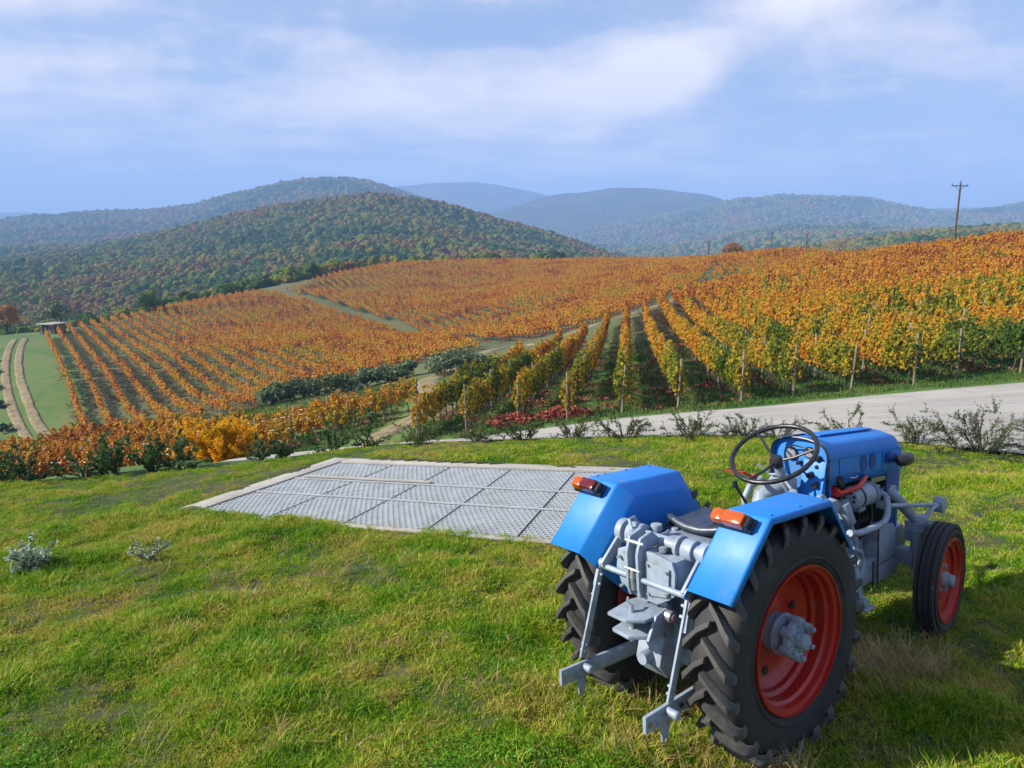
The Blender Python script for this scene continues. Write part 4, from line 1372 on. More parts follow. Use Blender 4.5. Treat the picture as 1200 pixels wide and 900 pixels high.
def wheel(front, side):
    """Wheel built about its own centre; outward is the side's y."""
    s_ = side
    if front:
        R, RC, W, RR, yc, xc = 0.345, 0.335, 0.125, 0.255, 0.497 - 0.07, 1.732
    else:
        R, RC, W, RR, yc, xc = 0.59, 0.546, 0.235, 0.342, 0.531 - 0.1175, 0.0
    root = empty('front_wheel' if front else 'rear_wheel', (xc, s_ * yc, R - 0.01 if not front else 0.345), 0, tractor)
    if front:
        root.rotation_euler = (0, 0, math.radians(7))
    h_ = W / 2
    # tyre
    mb = MB()
    rr = RR - 0.012
    prof = [(rr, -h_ * .72), (rr + .02, -h_ * .86), (RR + .03, -h_ * .97), (RR + (RC - RR) * .45, -h_ * 1.04), (RR + (RC - RR) * .75, -h_ * 1.0), (RC - .02, -h_ * .86), (RC - .004, -h_ * .6), (RC, -h_ * .3), (RC + .002, 0)]
    prof += [(r, -o) for r, o in prof[-2::-1]]
    prof += [(rr, h_ * .3), (rr, -h_ * .3)]
    mb.lathe(prof, (0, 0, 0), 'y', 72 if not front else 56, closed=True)
    if front:      # ribs of the front tyre
        for o in (-0.045, -0.016, 0.016, 0.045):
            mb.lathe([(RC - .01, o - .011), (RC + .011, o - .008), (RC + .011, o + .008), (RC - .01, o + .011)], (0, 0, 0), 'y', 56)
    mb.lathe([(RR + .035, s_ * (h_ * .96)), (RR + .042, s_ * (h_ * 1.06)), (RR + .052, s_ * (h_ * 1.0))], (0, 0, 0), 'y', 60)
    part(mb, 'tyre', M['tyre_rubber'], root, None)
    # lugs
    if not front:
        nl = 24
        lug_me = {}
        for sd in (-1, 1):
            # a bar from the crown line down over the shoulder, swept round the circumference
            V = []
            secs = [(0.05, -0.012, RC - .006, R), (0.045, h_ * .28, RC - .006, R - .001), (0.0, 0, 0, 0)]
            path = [(-0.012, 0.00, R, 0.030), (h_ * .33, -0.040, R + .002, 0.034), (h_ * .66, -0.085, R - .003, 0.040), (h_ * .96, -0.125, R - .012, 0.046), (h_ * 1.10, -0.145, R - .045, 0.046), (h_ * 1.05, -0.155, R - .080, 0.040)]
            Fq = []
            for (o, arc, top, w) in path:
                ang = arc / R
                base = min(RC - .012, top - .012) if o < h_ * 1.0 else top - .025
                for (rad, dw, doff) in ((base, w * .62, 0), (top, w * .42, 0), (top, -w * .42, 0), (base, -w * .62, 0)):
                    a = ang + dw / R
                    oo = o * sd if rad == top or o < h_ * .9 else (o - .012) * sd
                    V.append((rad * math.sin(a), oo, rad * math.cos(a)))
            m_ = len(path)
            for i in range(m_ - 1):
                for k in range(4):
                    k2 = (k + 1) % 4
                    Fq.append([i * 4 + k, i * 4 + k2, (i + 1) * 4 + k2, (i + 1) * 4 + k])
            Fq.append([0, 1, 2, 3])
            Fq.append([(m_ - 1) * 4 + k for k in (3, 2, 1, 0)])
            lm = MB().add(V, Fq)
            lug_me[sd] = lm.mesh('tread_lug', M['lug_rubber'], True, 0.003)
        for k in range(nl):
            for sd in (-1, 1):
                o = link(bpy.data.objects.new('tread_lug', lug_me[sd]), root)
                o.rotation_euler = (0, 2 * math.pi * (k + (0.5 if sd > 0 else 0)) / nl, 0)
    # rim
    mb = MB()
    e = h_
    if front:
        prof = [(RR + .006, e * .98), (RR + .008, e * .86), (RR - .012, e * .80), (RR - .016, e * .55), (RR - .045, e * .42), (RR - .047, -e * .3), (RR - .03, -e * .5), (RR - .016, -e * .55), (RR + .006, -e * .98)]
        disc = [(RR - .046, e * .10), (RR - .075, e * .16), (.16, e * .05), (.13, e * .02), (.09, e * .30), (.05, e * .34), (.0, e * .34)]
    else:
        prof = [(RR + .008, e * 1.0), (RR + .010, e * .88), (RR - .014, e * .82), (RR - .018, e * .58), (RR - .034, e * .50), (RR - .036, e * .1), (RR - .052, -e * .02), (RR - .054, -e * .45), (RR - .02, -e * .55), (RR + .008, -e * 1.0)]
        disc = [(RR - .053, -e * .20), (RR - .070, -e * .16), (RR - .085, -e * .28), (.225, -e * .42), (.16, -e * .46), (.13, -e * .30), (.09, -e * .28), (.0, -e * .28)]
    p2 = [(r, o * s_) for r, o in prof]
    mb.lathe(p2 + [(r - .006, o) for r, o in p2[::-1]], (0, 0, 0), 'y', 72, closed=True)
    p2 = [(r, o * s_) for r, o in disc]
    mb.lathe(p2 + [(r, o - .008 * s_) for r, o in p2[::-1]], (0, 0, 0), 'y', 60)
    part(mb, 'rim', RED, root, None)
    mb = MB()          # dark holes of the disc: short sleeves standing proud of it
    nh = 6 if not front else 5
    for k in range(nh):
        a = 2 * math.pi * (k + .3) / nh
        rh = 0.20 if not front else 0.115
        yy = (-e * .43 if not front else e * .18) * s_
        c_ = Vector((rh * math.cos(a), yy, rh * math.sin(a)))
        mb.cyl(c_ + Vector((0, -.004, 0)), c_ + Vector((0, .007 * s_, 0)), 0.021 if not front else 0.011, n=16)
    part(mb, 'rim_hole', M['dark_opening'], root, None)
    # hub
    mb = MB()
    if front:
        mb.cyl((0, e * .2 * s_, 0), (0, e * .75 * s_, 0), .052, .046, 24)
        mb.cyl((0, e * .75 * s_, 0), (0, e * 1.22 * s_, 0), .040, .036, 24)
        mb.cyl((0, e * 1.22 * s_, 0), (0, e * 1.3 * s_, 0), .026, .02, 16)
        for k in range(5):
            a = 2 * math.pi * k / 5
            mb.cyl((.078 * math.cos(a), e * .15 * s_, .078 * math.sin(a)), (.078 * math.cos(a), e * .5 * s_, .078 * math.sin(a)), .012, n=6)
    else:
        mb.cyl((0, -e * .3 * s_, 0), (0, e * .36 * s_, 0), .092, .084, 28)
        mb.cyl((0, e * .10 * s_, 0), (0, e * .20 * s_, 0), .10, n=28)
        mb.cyl((0, e * .35 * s_, 0), (0, e * .62 * s_, 0), .056, .056, 24)
        mb.cyl((0, e * .62 * s_, 0), (0, e * .86 * s_, 0), .090, .086, 28)
        mb.cyl((0, e * .86 * s_, 0), (0, e * 1.22 * s_, 0), .040, .034, 20)
        for k in range(6):
            a = 2 * math.pi * (k + .4) / 6
            x_, z_ = .080 * math.cos(a), .080 * math.sin(a)
            mb.cyl((x_, e * .50 * s_, z_), (x_, e * .98 * s_, z_), .026, .024, 12)
            mb.cyl((x_, e * .98 * s_, z_), (x_, e * 1.18 * s_, z_), .013, n=6)
    part(mb, 'hub', GREY, root, .002)
    return root


for s_ in (-1, 1):
    wheel(False, s_)
    wheel(True, s_)


# ---- fenders: rear slope, top, front slope; a bevel to an upright inner plate
def fender(s_):
    yo, yi, yp = 0.553, 0.339, 0.275
    prof = [(-.573, .936), (-.283, 1.231), (.208, 1.205), (.423, .912)]
    crease = [(-.520, .868), (-.214, 1.160), (.165, 1.128), (.352, .925)]
    low = [(-.30, .66), (-.16, .60), (.16, .60), (.30, .70)]
    V, Fq = [], []
    rowsv = []
    for ring, y in ((prof, yo), (prof, yi), (crease, yp), (low, yp - .003)):
        rowsv.append([(p[0], y * s_, p[1]) for p in ring])
    # outer lip turned down a little
    lip = [(p[0] + dx, (yo + .002) * s_, p[1] + dz) for p, (dx, dz) in zip(prof, ((.018, -.018), (.012, -.028), (-.010, -.028), (-.018, -.016)))]
    rowsv.insert(0, lip)
    V = [p for r in rowsv for p in r]
    for i in range(len(rowsv) - 1):
        for k in range(3):
            Fq.append([i * 4 + k, i * 4 + k + 1, (i + 1) * 4 + k + 1, (i + 1) * 4 + k])
    mb = MB().add(V, Fq)
    import bmesh
    me = mb.mesh('fender', BLUE, True, None)
    bm = bmesh.new()
    bm.from_mesh(me)
    ed = [e for e in bm.edges if len(e.link_faces) == 2 and e.calc_face_angle(0) > 0.2]
    bmesh.ops.bevel(bm, geom=ed, offset=.010, segments=3, affect='EDGES', profile=.5)
    # round the outer rear corners
    cv = [v for v in bm.verts if len(v.link_edges) == 2]
    if cv:
        bmesh.ops.bevel(bm, geom=cv, offset=.022, segments=3, affect='VERTICES', profile=.5)
    bm.to_mesh(me)
    bm.free()
    me.polygons.foreach_set('use_smooth', np.ones(len(me.polygons), dtype=bool))
    me.set_sharp_from_angle(angle=math.radians(30))
    o = link(bpy.data.objects.new('fender', me), tractor)
    if s_ > 0:
        o.location = (0, 0, -.012)
    md = o.modifiers.new('sheet', 'SOLIDIFY')
    md.thickness = .005
    md.offset = 0
    # tail light on the rear slope
    if s_ < 0:
        c_ = Vector((-.337, -.418, 1.200))
    else:
        c_ = Vector((-.345, .468, 1.188))
    t = Vector((.29, 0, .295)).normalized()
    n_ = Vector((-t.z, 0, t.x))
    yv = Vector((0, 1, 0))

    def P(a, b_, c2):
        return c_ + yv * a + t * b_ + n_ * (c2 - .010)

    def block(a0, a1, w, h0, h1, nm, mat, parent, bv=.006):
        m_ = MB()
        v = [P(a0, -w, h0), P(a1, -w, h0), P(a1, w, h0), P(a0, w, h0), P(a0, -w * .8, h1), P(a1, -w * .8, h1), P(a1, w * .8, h1), P(a0, w * .8, h1)]
        m_.add(v, [[0, 1, 2, 3], [4, 5, 6, 7], [0, 1, 5, 4], [1, 2, 6, 5], [2, 3, 7, 6], [3, 0, 4, 7]])
        return m_.obj(nm, mat, parent, True, bv)
    base = block(-.090, .105, .038, 0, .022, 'tail_light', M['black_plastic'], tractor)
    block(-.086, -.060, .034, .018, .052, 'housing', M['black_plastic'], base, .014)
    block(-.062, .042, .036, .020, .066, 'amber_lens', M['amber_lens'] if s_ < 0 else M['red_lens'], base, .012)
    block(.040, .103, .035, .020, .060, 'end_lens', M['amber_lens'], base, .014)
    # bolts on the inner plate
    for (x_, z_) in ((-.10, 1.0), (.12, 1.0), (0, .8)):
        m_ = MB()
        m_.cyl((x_, (yp - .008) * s_, z_), (x_, (yp + .006) * s_, z_), .010, n=6)
        m_.obj('bolt', M['tractor_blue'], tractor)
    # bracket that carries the fender at the axle
    m_ = MB()
    m_.bar((-.12, .27 * s_, .60), (-.22, .27 * s_, .92), .05, .012, (0, 1, 0))
    m_.bar((.12, .27 * s_, .60), (.22, .27 * s_, .92), .05, .012, (0, 1, 0))
    m_.obj('fender_bracket', GREY, tractor, True, .003)


fender(-1)
fender(1)

# ---- back: axle, differential, lift housing
mb = MB()
mb.cyl((0, -.34, .58), (0, .34, .58), .085, n=24)
for s_ in (-1, 1):
    mb.cyl((0, .16 * s_, .58), (0, .24 * s_, .58), .17, .115, 28)
    mb.cyl((0, .30 * s_, .58), (0, .33 * s_, .58), .13, n=28)
    mb.cyl((0, .33 * s_, .58), (0, .40 * s_, .58), .06, n=20)
part(mb, 'rear_axle', GREY)
mb = MB()
mb.prism([(-.30, .40), (-.34, .56), (-.30, .74), (-.10, .82), (.30, .80), (.36, .60), (.30, .40), (.0, .36)], -.165, .165, 'y')
mb.cyl((-.20, 0, .57), (-.355, 0, .57), .155, .135, 28)
mb.cyl((-.355, 0, .57), (-.37, 0, .57), .07, n=18)
for k in range(8):
    a = k * math.pi / 4 + .2
    mb.cyl((-.35, .118 * math.cos(a), .57 + .118 * math.sin(a)), (-.372, .118 * math.cos(a), .57 + .118 * math.sin(a)), .011, n=6)
part(mb, 'differential_housing', GREY, bevel=.012)
# lift housing: a rounded casting with two upright ribs and a recessed cover
mb = MB()
hx0, hx1 = -.30, -.02
outl = [(-.15, .80), (-.178, .825), (-.184, .93), (-.165, .975), (-.06, .99), (.10, .99), (.175, .96), (.188, .87), (.16, .80), (.07, .76), (-.07, .755)]
mb.prism(outl, -.44, -.05, 'x')
part(mb, 'lift_housing', GREY, bevel=.010)
mb = MB()
out2 = [(p[0] * .985, .87 + (p[1] - .87) * 1.04) for p in outl]
mb.prism(out2, -.462, -.442, 'x')
part(mb, 'lift_flange', GREY, bevel=.004)
mb = MB()
mb.prism([(-.15, .81), (-.155, .945), (-.02, .955), (-.02, .785)], -.475, -.4635, 'x')
part(mb, 'lift_cover', GREY, bevel=.006)
mb = MB()
for (y_, z_) in ((-.14, .823), (-.142, .932), (-.033, .94), (-.033, .80), (.155, .93), (.155, .85), (.14, .79), (.11, .965)):
    mb.cyl((-.455, y_, z_), (-.484, y_, z_), .0085, n=6)
part(mb, 'cover_bolt', M['steel'], bevel=None)
for y_ in (.012, .078):
    mb = MB()
    mb.prism([(-.485, .765), (-.50, .81), (-.505, .98), (-.48, 1.055), (-.40, 1.075), (-.36, 1.04), (-.36, 1.0), (-.455, .99), (-.463, .765)], y_ - .008, y_ + .008, 'y')
    part(mb, 'top_link_plate', GREY, bevel=.003)
mb = MB()
mb.cyl((-.478, -.01, 1.03), (-.478, .10, 1.03), .010, n=12)
mb.cyl((-.497, 0.0, .90), (-.497, .09, .90), .008, n=10)
part(mb, 'top_link_pin', M['steel'], bevel=None)
mb = MB()
mb.tube([(-.495, .045, .80), (-.50, .045, .84), (-.50, .045, .87)], .009, 8)
mb.cyl((-.50, .045, .86), (-.50, .045, .90), .013, .008, 10)
part(mb, 'hook', M['steel'], bevel=None)
# lift shaft with its bosses across the top
mb = MB()
mb.cyl((-.33, -.27, 1.005), (-.33, .25, 1.005), .034, n=22)
for (a, b_, r) in ((-.275, -.235, .056), (-.20, -.14, .052), (-.12, -.10, .058), (.12, .20, .058), (.225, .265, .062)):
    mb.cyl((-.33, a, 1.005), (-.33, b_, 1.005), r, n=24)
mb.cyl((-.26, .10, 1.02), (-.26, .10, 1.055), .028, n=16)
mb.cyl((-.30, -.05, 1.0), (-.30, -.05, 1.03), .045, .04, 20)
mb.box((-.345, .14, 1.035), (.07, .05, .04))
part(mb, 'lift_shaft', GREY, bevel=.004)
mb = MB()
mb.cyl((-.40, .13, 1.0), (-.40, .13, 1.055), .022, .018, 14)
mb.tube([(-.40, .13, 1.05), (-.38, .17, 1.09), (-.32, .19, 1.085), (-.28, .2, 1.04)], .008, 8)
mb.cyl((-.41, -.07, .995), (-.41, -.07, 1.018), .02, n=6)
part(mb, 'control_valve', GREY, bevel=.002)
mb = MB()
mb.cyl((-.375, -.06, .99), (-.375, -.06, 1.004), .040, n=20)
part(mb, 'oil_cap', M['dark_opening'], bevel=None)
# lift arms, rods, lower links and the cross bar
for s_ in (-1, 1):
    mb = MB()
    j = Vector((-.475, .262 * s_, .868))
    mb.bar((-.325, .247 * s_, 1.01), j + Vector((-.012, -.012 * s_, -.01)), .055, .016, (0, 1, 0))
    mb.cyl(j + Vector((0, -.022 * s_, 0)), j + Vector((0, .024 * s_, 0)), .026, n=14)
    part(mb, 'lift_arm', GREY, bevel=.003)
    mb = MB()
    e_ = Vector((-.628, .275 * s_, .418))
    mb.bar(j + Vector((0, .012 * s_, 0)), e_, .038, .012, (0, 1, 0))
    mb.bar(j + Vector((0, .012 * s_ + .003, 0)), j.lerp(e_, .35) + Vector((0, .015 * s_, 0)), .020, .030, (0, 1, 0))
    for f_ in (.12, .22, .86, .93):
        p = j.lerp(e_, f_)
        mb.cyl(p + Vector((0, -.012, 0)), p + Vector((0, .022, 0)), .008, n=8)
    part(mb, 'lift_rod', GREY, bevel=.002)
    # lower link: long flat bar with holes and pins
    a = Vector((-.785, .267 * s_, .372))
    b_ = Vector((-.10, .235 * s_, .365))
    mb = MB()
    mb.bar(a, b_, .078, .018, (0, 1, 0))
    mb.bar(a + Vector((.16, -.014 * s_, 0)), b_ + Vector((0, -.014 * s_, 0)), .062, .012, (0, 1, 0))
    mb.prism([(-.70, .335), (-.64, .335), (-.655, .262), (-.672, .245), (-.690, .262)], .262 * s_ - .024, .262 * s_ - .014, 'y')
    part(mb, 'lower_link', GREY, bevel=.003)
    mb = MB()
    mb.cyl((-.64, .267 * s_, .385), (-.64, .267 * s_ - .060, .385), .019, n=14)
    mb.cyl((-.64, .267 * s_ - .060, .385), (-.64, .267 * s_ - .068, .385), .022, .016, 14)
    mb.cyl((-.70, .267 * s_ - .016, .37), (-.70, .267 * s_ + .020, .37), .017, n=12)
    part(mb, 'link_pin', GREY, bevel=.001)
    for (x_, z_) in ((-.755, .368), (-.55, .378), (-.42, .376), (-.672, .27)):
        mb = MB()
        yy = .267 * s_ - (.0105 if z_ > .3 else .026)
        mb.cyl((x_, yy, z_), (x_, yy - .0035, z_), .013, n=14)
        part(mb, 'link_hole', M['dark_opening'] if x_ > -.6 else M['straw'], bevel=None)
mb = MB()
mb.cyl((-.478, -.262, .855), (-.478, .262, .855), .0145, n=14)
for s_ in (-1, 1):
    mb.cyl((-.478, .262 * s_, .855), (-.478, .285 * s_, .855), .022, n=12)
part(mb, 'cross_bar', GREY, bevel=None)
# towing jaw
mb = MB()
mb.prism([(-.62, .10), (-.625, -.02), (-.56, -.085), (-.40, -.085), (-.36, -.07), (-.36, .11), (-.44, .125)], .695, .712, 'z')
mb.prism([(-.60, .09), (-.61, -.02), (-.55, -.080), (-.40, -.080), (-.36, -.07), (-.36, .10), (-.43, .115)], .610, .630, 'z')
mb.box((-.375, .02, .655), (.04, .19, .17))
mb.prism([(-.56, .61), (-.40, .61), (-.36, .70), (-.40, .74), (-.50, .715)], -.10, -.083, 'y')
part(mb, 'towing_jaw', GREY, bevel=.005)
mb = MB()
mb.cyl((-.54, .02, .57), (-.54, .02, .745), .013, n=12)
mb.tube([(-.54, .02, .745), (-.55, .035, .765), (-.53, .05, .77)], .006, 6)
mb.cyl((-.43, -.10, .70), (-.43, -.135, .70), .028, n=16)
mb.cyl((-.43, -.135, .70), (-.43, -.145, .70), .016, n=6)
part(mb, 'jaw_pin', M['steel'], bevel=None)
mb = MB()
mb.prism([(-.40, .36), (-.46, .44), (-.42, .58), (-.30, .60), (-.22, .40)], -.075, .075, 'y')
mb.cyl((-.42, 0, .47), (-.50, 0, .47), .035, .03, 16)
part(mb, 'power_take_off', GREY, bevel=.006)

# ---- seat
mb = MB()
nx_, ny_ = 14, 14
V, Fq = [], []
for i in range(nx_ + 1):
    for j in range(ny_ + 1):
        u_ = i / nx_ * 2 - 1
        v_ = j / ny_ * 2 - 1
        # square to rounded pan
        xx = u_ * math.sqrt(1 - v_ * v_ * .30) * .195
        yy = v_ * math.sqrt(1 - u_ * u_ * .30) * .215
        e2 = max(abs(u_), abs(v_))
        z_ = .055 * (u_ * u_ * .5 + v_ * v_ * .6) + (.06 * max(0, -u_ - .35) ** 1.3)
        z_ -= .030 * max(0, (e2 - .86) / .14) ** 2
        z_ += -.010 * abs(math.sin(v_ * 7.5)) * (1 - e2) + .012 * math.exp(-(v_ / .1) ** 2) * (1 - e2)
        V.append((xx * .93 + .05, yy * .93, z_ + .990))
for i in range(nx_):
    for j in range(ny_):
        a = i * (ny_ + 1) + j
        Fq.append([a, a + 1, a + ny_ + 2, a + ny_ + 1])
mb.add(V, Fq)
so = mb.obj('seat', M['seat_vinyl'], tractor, True, None)
md = so.modifiers.new('pad', 'SOLIDIFY')
md.thickness = .034
mb = MB()
for k in range(9):
    a_ = -1 + 2 * k / 8
    mb.cyl((-.135 - .005 * (1 - a_ * a_), a_ * .17, .975 + .02 * a_ * a_), (-.150, a_ * .17, .972 + .02 * a_ * a_), .007, n=8)
mb.obj('seat_stud', M['steel'], so)
mb = MB()
mb.tube([(-.02, 0, .98), (-.05, 0, .90), (.04, 0, .82)], [.025, .022, .03], 10)
mb.bar((-.12, -.04, .965), (.14, -.04, .955), .03, .012)
mb.bar((-.12, .04, .965), (.14, .04, .955), .03, .012)
mb.cyl((-.12, .10, .95), (-.12, .10, 1.0), .018, n=12)
part(mb, 'seat_bracket', GREY, bevel=.002)

# ---- gearbox, clutch housing
mb = MB()
mb.prism([(.28, .42), (.30, .80), (.62, .84), (.80, .90), (1.02, .90), (1.04, .40), (.70, .38)], -.145, .145, 'y')
mb.cyl((.90, 0, .64), (1.03, 0, .64), .24, .25, 32)
mb.box((.55, 0, .87), (.30, .19, .07))
mb.cyl((.47, .05, .88), (.47, .05, .95), .035, .028, 16)
part(mb, 'gearbox', GREY, bevel=.010)
mb = MB()
mb.tube([(.47, .05, .93), (.44, .07, 1.02), (.38, .09, 1.12)], [.009, .008, .007], 8)
mb.cyl((.38, .09, 1.11), (.375, .092, 1.145), .017, .012, 12)
part(mb, 'gear_lever', M['black_plastic'], bevel=None)
# steering box and pipework below the dash
mb = MB()
mb.tube([(.62, .10, .90), (.66, .11, 1.0), (.74, .06, 1.06), (.80, -.02, 1.06)], [.05, .055, .06, .05], 14)
mb.cyl((.70, -.02, .98), (.72, -.26, 1.00), .040, .036, 18)
mb.cyl((.72, -.20, 1.0), (.72, -.225, 1.0), .054, n=18)
mb.cyl((.722, -.26, 1.00), (.724, -.30, 1.00), .046, .04, 18)
mb.cyl((.66, -.07, 1.0), (.64, -.10, 1.07), .035, .02, 12)
mb.tube([(.60, .17, .86), (.59, .18, .98), (.63, .17, 1.05), (.72, .15, 1.08)], .020, 10)
part(mb, 'steering_box', GREY, bevel=.004)

# ---- steering wheel
tilt = math.radians(31)
ax = Vector((-math.sin(tilt), 0, math.cos(tilt)))
swc = Vector((.603, 0.0, 1.272))
e1 = Vector((math.cos(tilt), 0, math.sin(tilt)))
e2 = Vector((0, 1, 0))
mb = MB()
pts = []
RS = .232
nseg, ntube = 64, 10
V, Fq = [], []
for i in range(nseg):
    a = 2 * math.pi * i / nseg
    rd = e1 * math.cos(a) + e2 * math.sin(a)
    for k in range(ntube):
        b_ = 2 * math.pi * k / ntube
        grip = .0135 + .0012 * math.cos(a * 24)
        V.append(swc + rd * (RS + grip * math.cos(b_)) + ax * (grip * math.sin(b_)))
for i in range(nseg):
    for k in range(ntube):
        Fq.append([i * ntube + k, i * ntube + (k + 1) % ntube, ((i + 1) % nseg) * ntube + (k + 1) % ntube, ((i + 1) % nseg) * ntube + k])
mb.add(V, Fq)
sw = mb.obj('steering_wheel', M['black_plastic'], tractor, True, None)
hubc = swc - ax * .055
mb = MB()
for a in (math.radians(52), math.radians(172), math.radians(292)):
    rd = e1 * math.cos(a) + e2 * math.sin(a)
    mb.tube([hubc + rd * .02, hubc + rd * .10 + ax * .012, swc + rd * (RS - .004)], [.0085, .0075, .0075], 8)
mb.obj('spoke', M['black_plastic'], sw)
mb = MB()
mb.cyl(hubc - ax * .035, hubc + ax * .012, .030, .036, 20)
mb.cyl(hubc + ax * .012, hubc + ax * .026, .036, .026, 20)
mb.obj('boss', M['black_plastic'], sw)
mb = MB()
mb.cyl(hubc - ax * .03, hubc - ax * .09, .026, .030, 16)
mb.cyl(hubc - ax * .09, hubc - ax * .32, .020, .024, 16)
mb.tube([hubc - ax * .10, hubc - ax * .12 + e2 * .08, hubc - ax * .05 + e2 * .13], .007, 8)
mb.tube([hubc - ax * .13, hubc - ax * .17 - e2 * .05 - e1 * .03, hubc - ax * .30 - e2 * .05 - e1 * .04], .009, 8)
mb.obj('steering_column', GREY, tractor)
mb = MB()
mb.tube([(.66, .185, 1.10), (.60, .20, 1.135), (.53, .22, 1.145)], [.010, .007, .006], 8)
mb.cyl((.67, .18, 1.095), (.69, .175, 1.085), .018, n=12)
mb.tube([(.545, .215, 1.13), (.545, .215, 1.20)], [.010, .004], 8)
mb.tube([(.575, .175, 1.14), (.515, .255, 1.145)], [.006, .006], 8)
mb.obj('hand_throttle', M['red_paint'], tractor)

# ---- bonnet
HX0, HX1 = .862, 1.765
sec_n = 24


def bonnet_section(x, k=1.0, drop=0.0):
    """Half-round topped section, rear to front slightly lower and narrower."""
    f_ = (x - HX0) / (HX1 - HX0)
    w = (.176 - .010 * f_) * k
    zt = 1.318 - .085 * f_ - drop
    zs = 1.215 - .080 * f_ - drop * .6
    zb = 1.060 - .082 * f_
    pts = [(-w - .004, zb), (-w - .002, (zb + zs) / 2), (-w, zs)]
    for q in range(1, 10):
        a = math.pi / 2 * q / 10
        pts.append((-w + (w * .42) * (1 - math.cos(a)), zs + (zt - .016 - zs) * math.sin(a)))
    pts.append((-w * .56, zt - .014))
    pts.append((-w * .30, zt - .003))
    pts.append((0, zt))
    return pts + [(-p, q) for p, q in pts[-2::-1]]


mb = MB()
V, Fq = [], []
xs_ = [HX0, HX0 + .01, 1.0, 1.2, 1.4, 1.6, 1.70, 1.735, 1.755, 1.768]
drops = [0, 0, 0, 0, 0, 0, .002, .010, .025, .05]
ks = [1, 1, 1, 1, 1, 1, .995, .975, .93, .85]
m_ = None
for x, dr, k in zip(xs_, drops, ks):
    sct = bonnet_section(x, k, dr)
    m_ = len(sct)
    V += [(x, p, q) for p, q in sct]
for i in range(len(xs_) - 1):
    for j in range(m_ - 1):
        Fq.append([i * m_ + j, i * m_ + j + 1, (i + 1) * m_ + j + 1, (i + 1) * m_ + j])
Fq.append([(len(xs_) - 1) * m_ + j for j in range(m_)])
mb.add(V, Fq)
hood = mb.obj('bonnet', BLUE, tractor, True, None)
md = hood.modifiers.new('sheet', 'SOLIDIFY')
md.thickness = .004
# raised strip with a sunk dark-blue panel along the top, seen from behind
mb = MB()
mb.prism([(1.0, 1.3075), (1.0, 1.314), (1.05, 1.3125), (1.62, 1.2585), (1.62, 1.2500)], -.045, .045, 'y')
part(mb, 'top_strip', BLUE, hood, .004)
mb = MB()
mb.prism([(.90, .06), (.90, .15), (1.32, .145), (1.38, .06)], 0, 1, 'z')
mb.v = [(x, y, 1.3245 - .094 * (x - HX0) / (HX1 - HX0) - .35 * max(0, y - .05) ** 1.3 * 1.4 + (.003 if z > .5 else -.012)) for x, y, z in mb.v]
part(mb, 'top_panel', M['dark_blue_vent'], hood, None)
# side grooves and oval vents
for s_ in (-1, 1):
    for (x_, z_, rx_, rz_) in ((1.262, 1.118, .036, .050), (1.372, 1.113, .036, .052), (1.572, 1.098, .052, .036)):
        m2 = MB()
        ring = []
        for k in range(28):
            a = 2 * math.pi * k / 28
            ring.append((x_ + rx_ * math.cos(a), z_ + rz_ * math.sin(a)))
        y_ = (.1795 - .010 * (x_ - HX0) / (HX1 - HX0)) * s_
        m2.prism(ring, y_, y_ + .0035 * s_, 'y')
        m2.obj('vent', M['dark_blue_vent'], hood)
    m2 = MB()
    y_ = .178 * s_
    m2.add([(HX0 + .01, y_, 1.2035), (1.74, (.168) * s_, 1.125), (1.74, .170 * s_, 1.133), (HX0 + .01, y_ + .003 * s_, 1.213),
            (HX0 + .01, y_ - .004 * s_, 1.2035), (1.74, .164 * s_, 1.125), (1.74, .164 * s_, 1.133), (HX0 + .01, y_ - .004 * s_, 1.213)],
           [[0, 1, 2, 3], [4, 5, 6, 7], [0, 1, 5, 4], [2, 3, 7, 6]])
    m2.obj('side_crease', BLUE, hood)
    # olive air outlet strip under the bonnet
    m2 = MB()
    m2.prism([(1.40, .965), (1.40, 1.0), (1.72, .968), (1.72, .945)], .150 * s_, .158 * s_, 'y')
    part(m2, 'air_outlet', M['olive_panel'], tractor, .002)
    # headlight on its stalk beside the nose
    m2 = MB()
    m2.cyl((1.60, .165 * s_, 1.095), (1.60, .205 * s_, 1.095), .035, .028, 18)
    hl = m2.obj('headlight_stalk', M['dark_blue_vent'], tractor)
    m2 = MB()
    m2.lathe([(0, 1.548), (.020, 1.552), (.034, 1.575), (.039, 1.62), (.041, 1.672), (.038, 1.68), (.0, 1.676)], (0, .245 * s_, 1.085), 'x', 28)
    m2.tube([(1.60, .20 * s_, 1.095), (1.61, .245 * s_, 1.09)], .018, 10)
    m2.obj('headlight', M['black_plastic'], tractor)
# nose: grille frame and radiator below the bonnet
mb = MB()
mb.prism([(1.55, .62), (1.72, .60), (1.765, .98), (1.60, 1.0)], -.155, .155, 'y')
part(mb, 'radiator', M['engine_black'], bevel=.006)
mb = MB()
mb.prism([(1.70, .62), (1.735, .62), (1.785, 1.13), (1.75, 1.13)], -.16, .16, 'y')
gr = part(mb, 'grille', BLUE, bevel=.006)
for k in range(10):
    m2 = MB()
    f_ = k / 9
    m2.box((1.742 + .042 * f_, 0, .68 + .42 * f_), (.008, .25, .012))
    m2.obj('grille_bar', M['dark_blue_vent'], gr)
for s_ in (-1, 1):      # dark side shields at the radiator
    mb = MB()
    mb.prism([(1.56, .60), (1.66, .60), (1.755, .985), (1.58, 1.0)], .156 * s_, .164 * s_, 'y')
    part(mb, 'side_shield', M['dark_blue_vent'], bevel=.002)
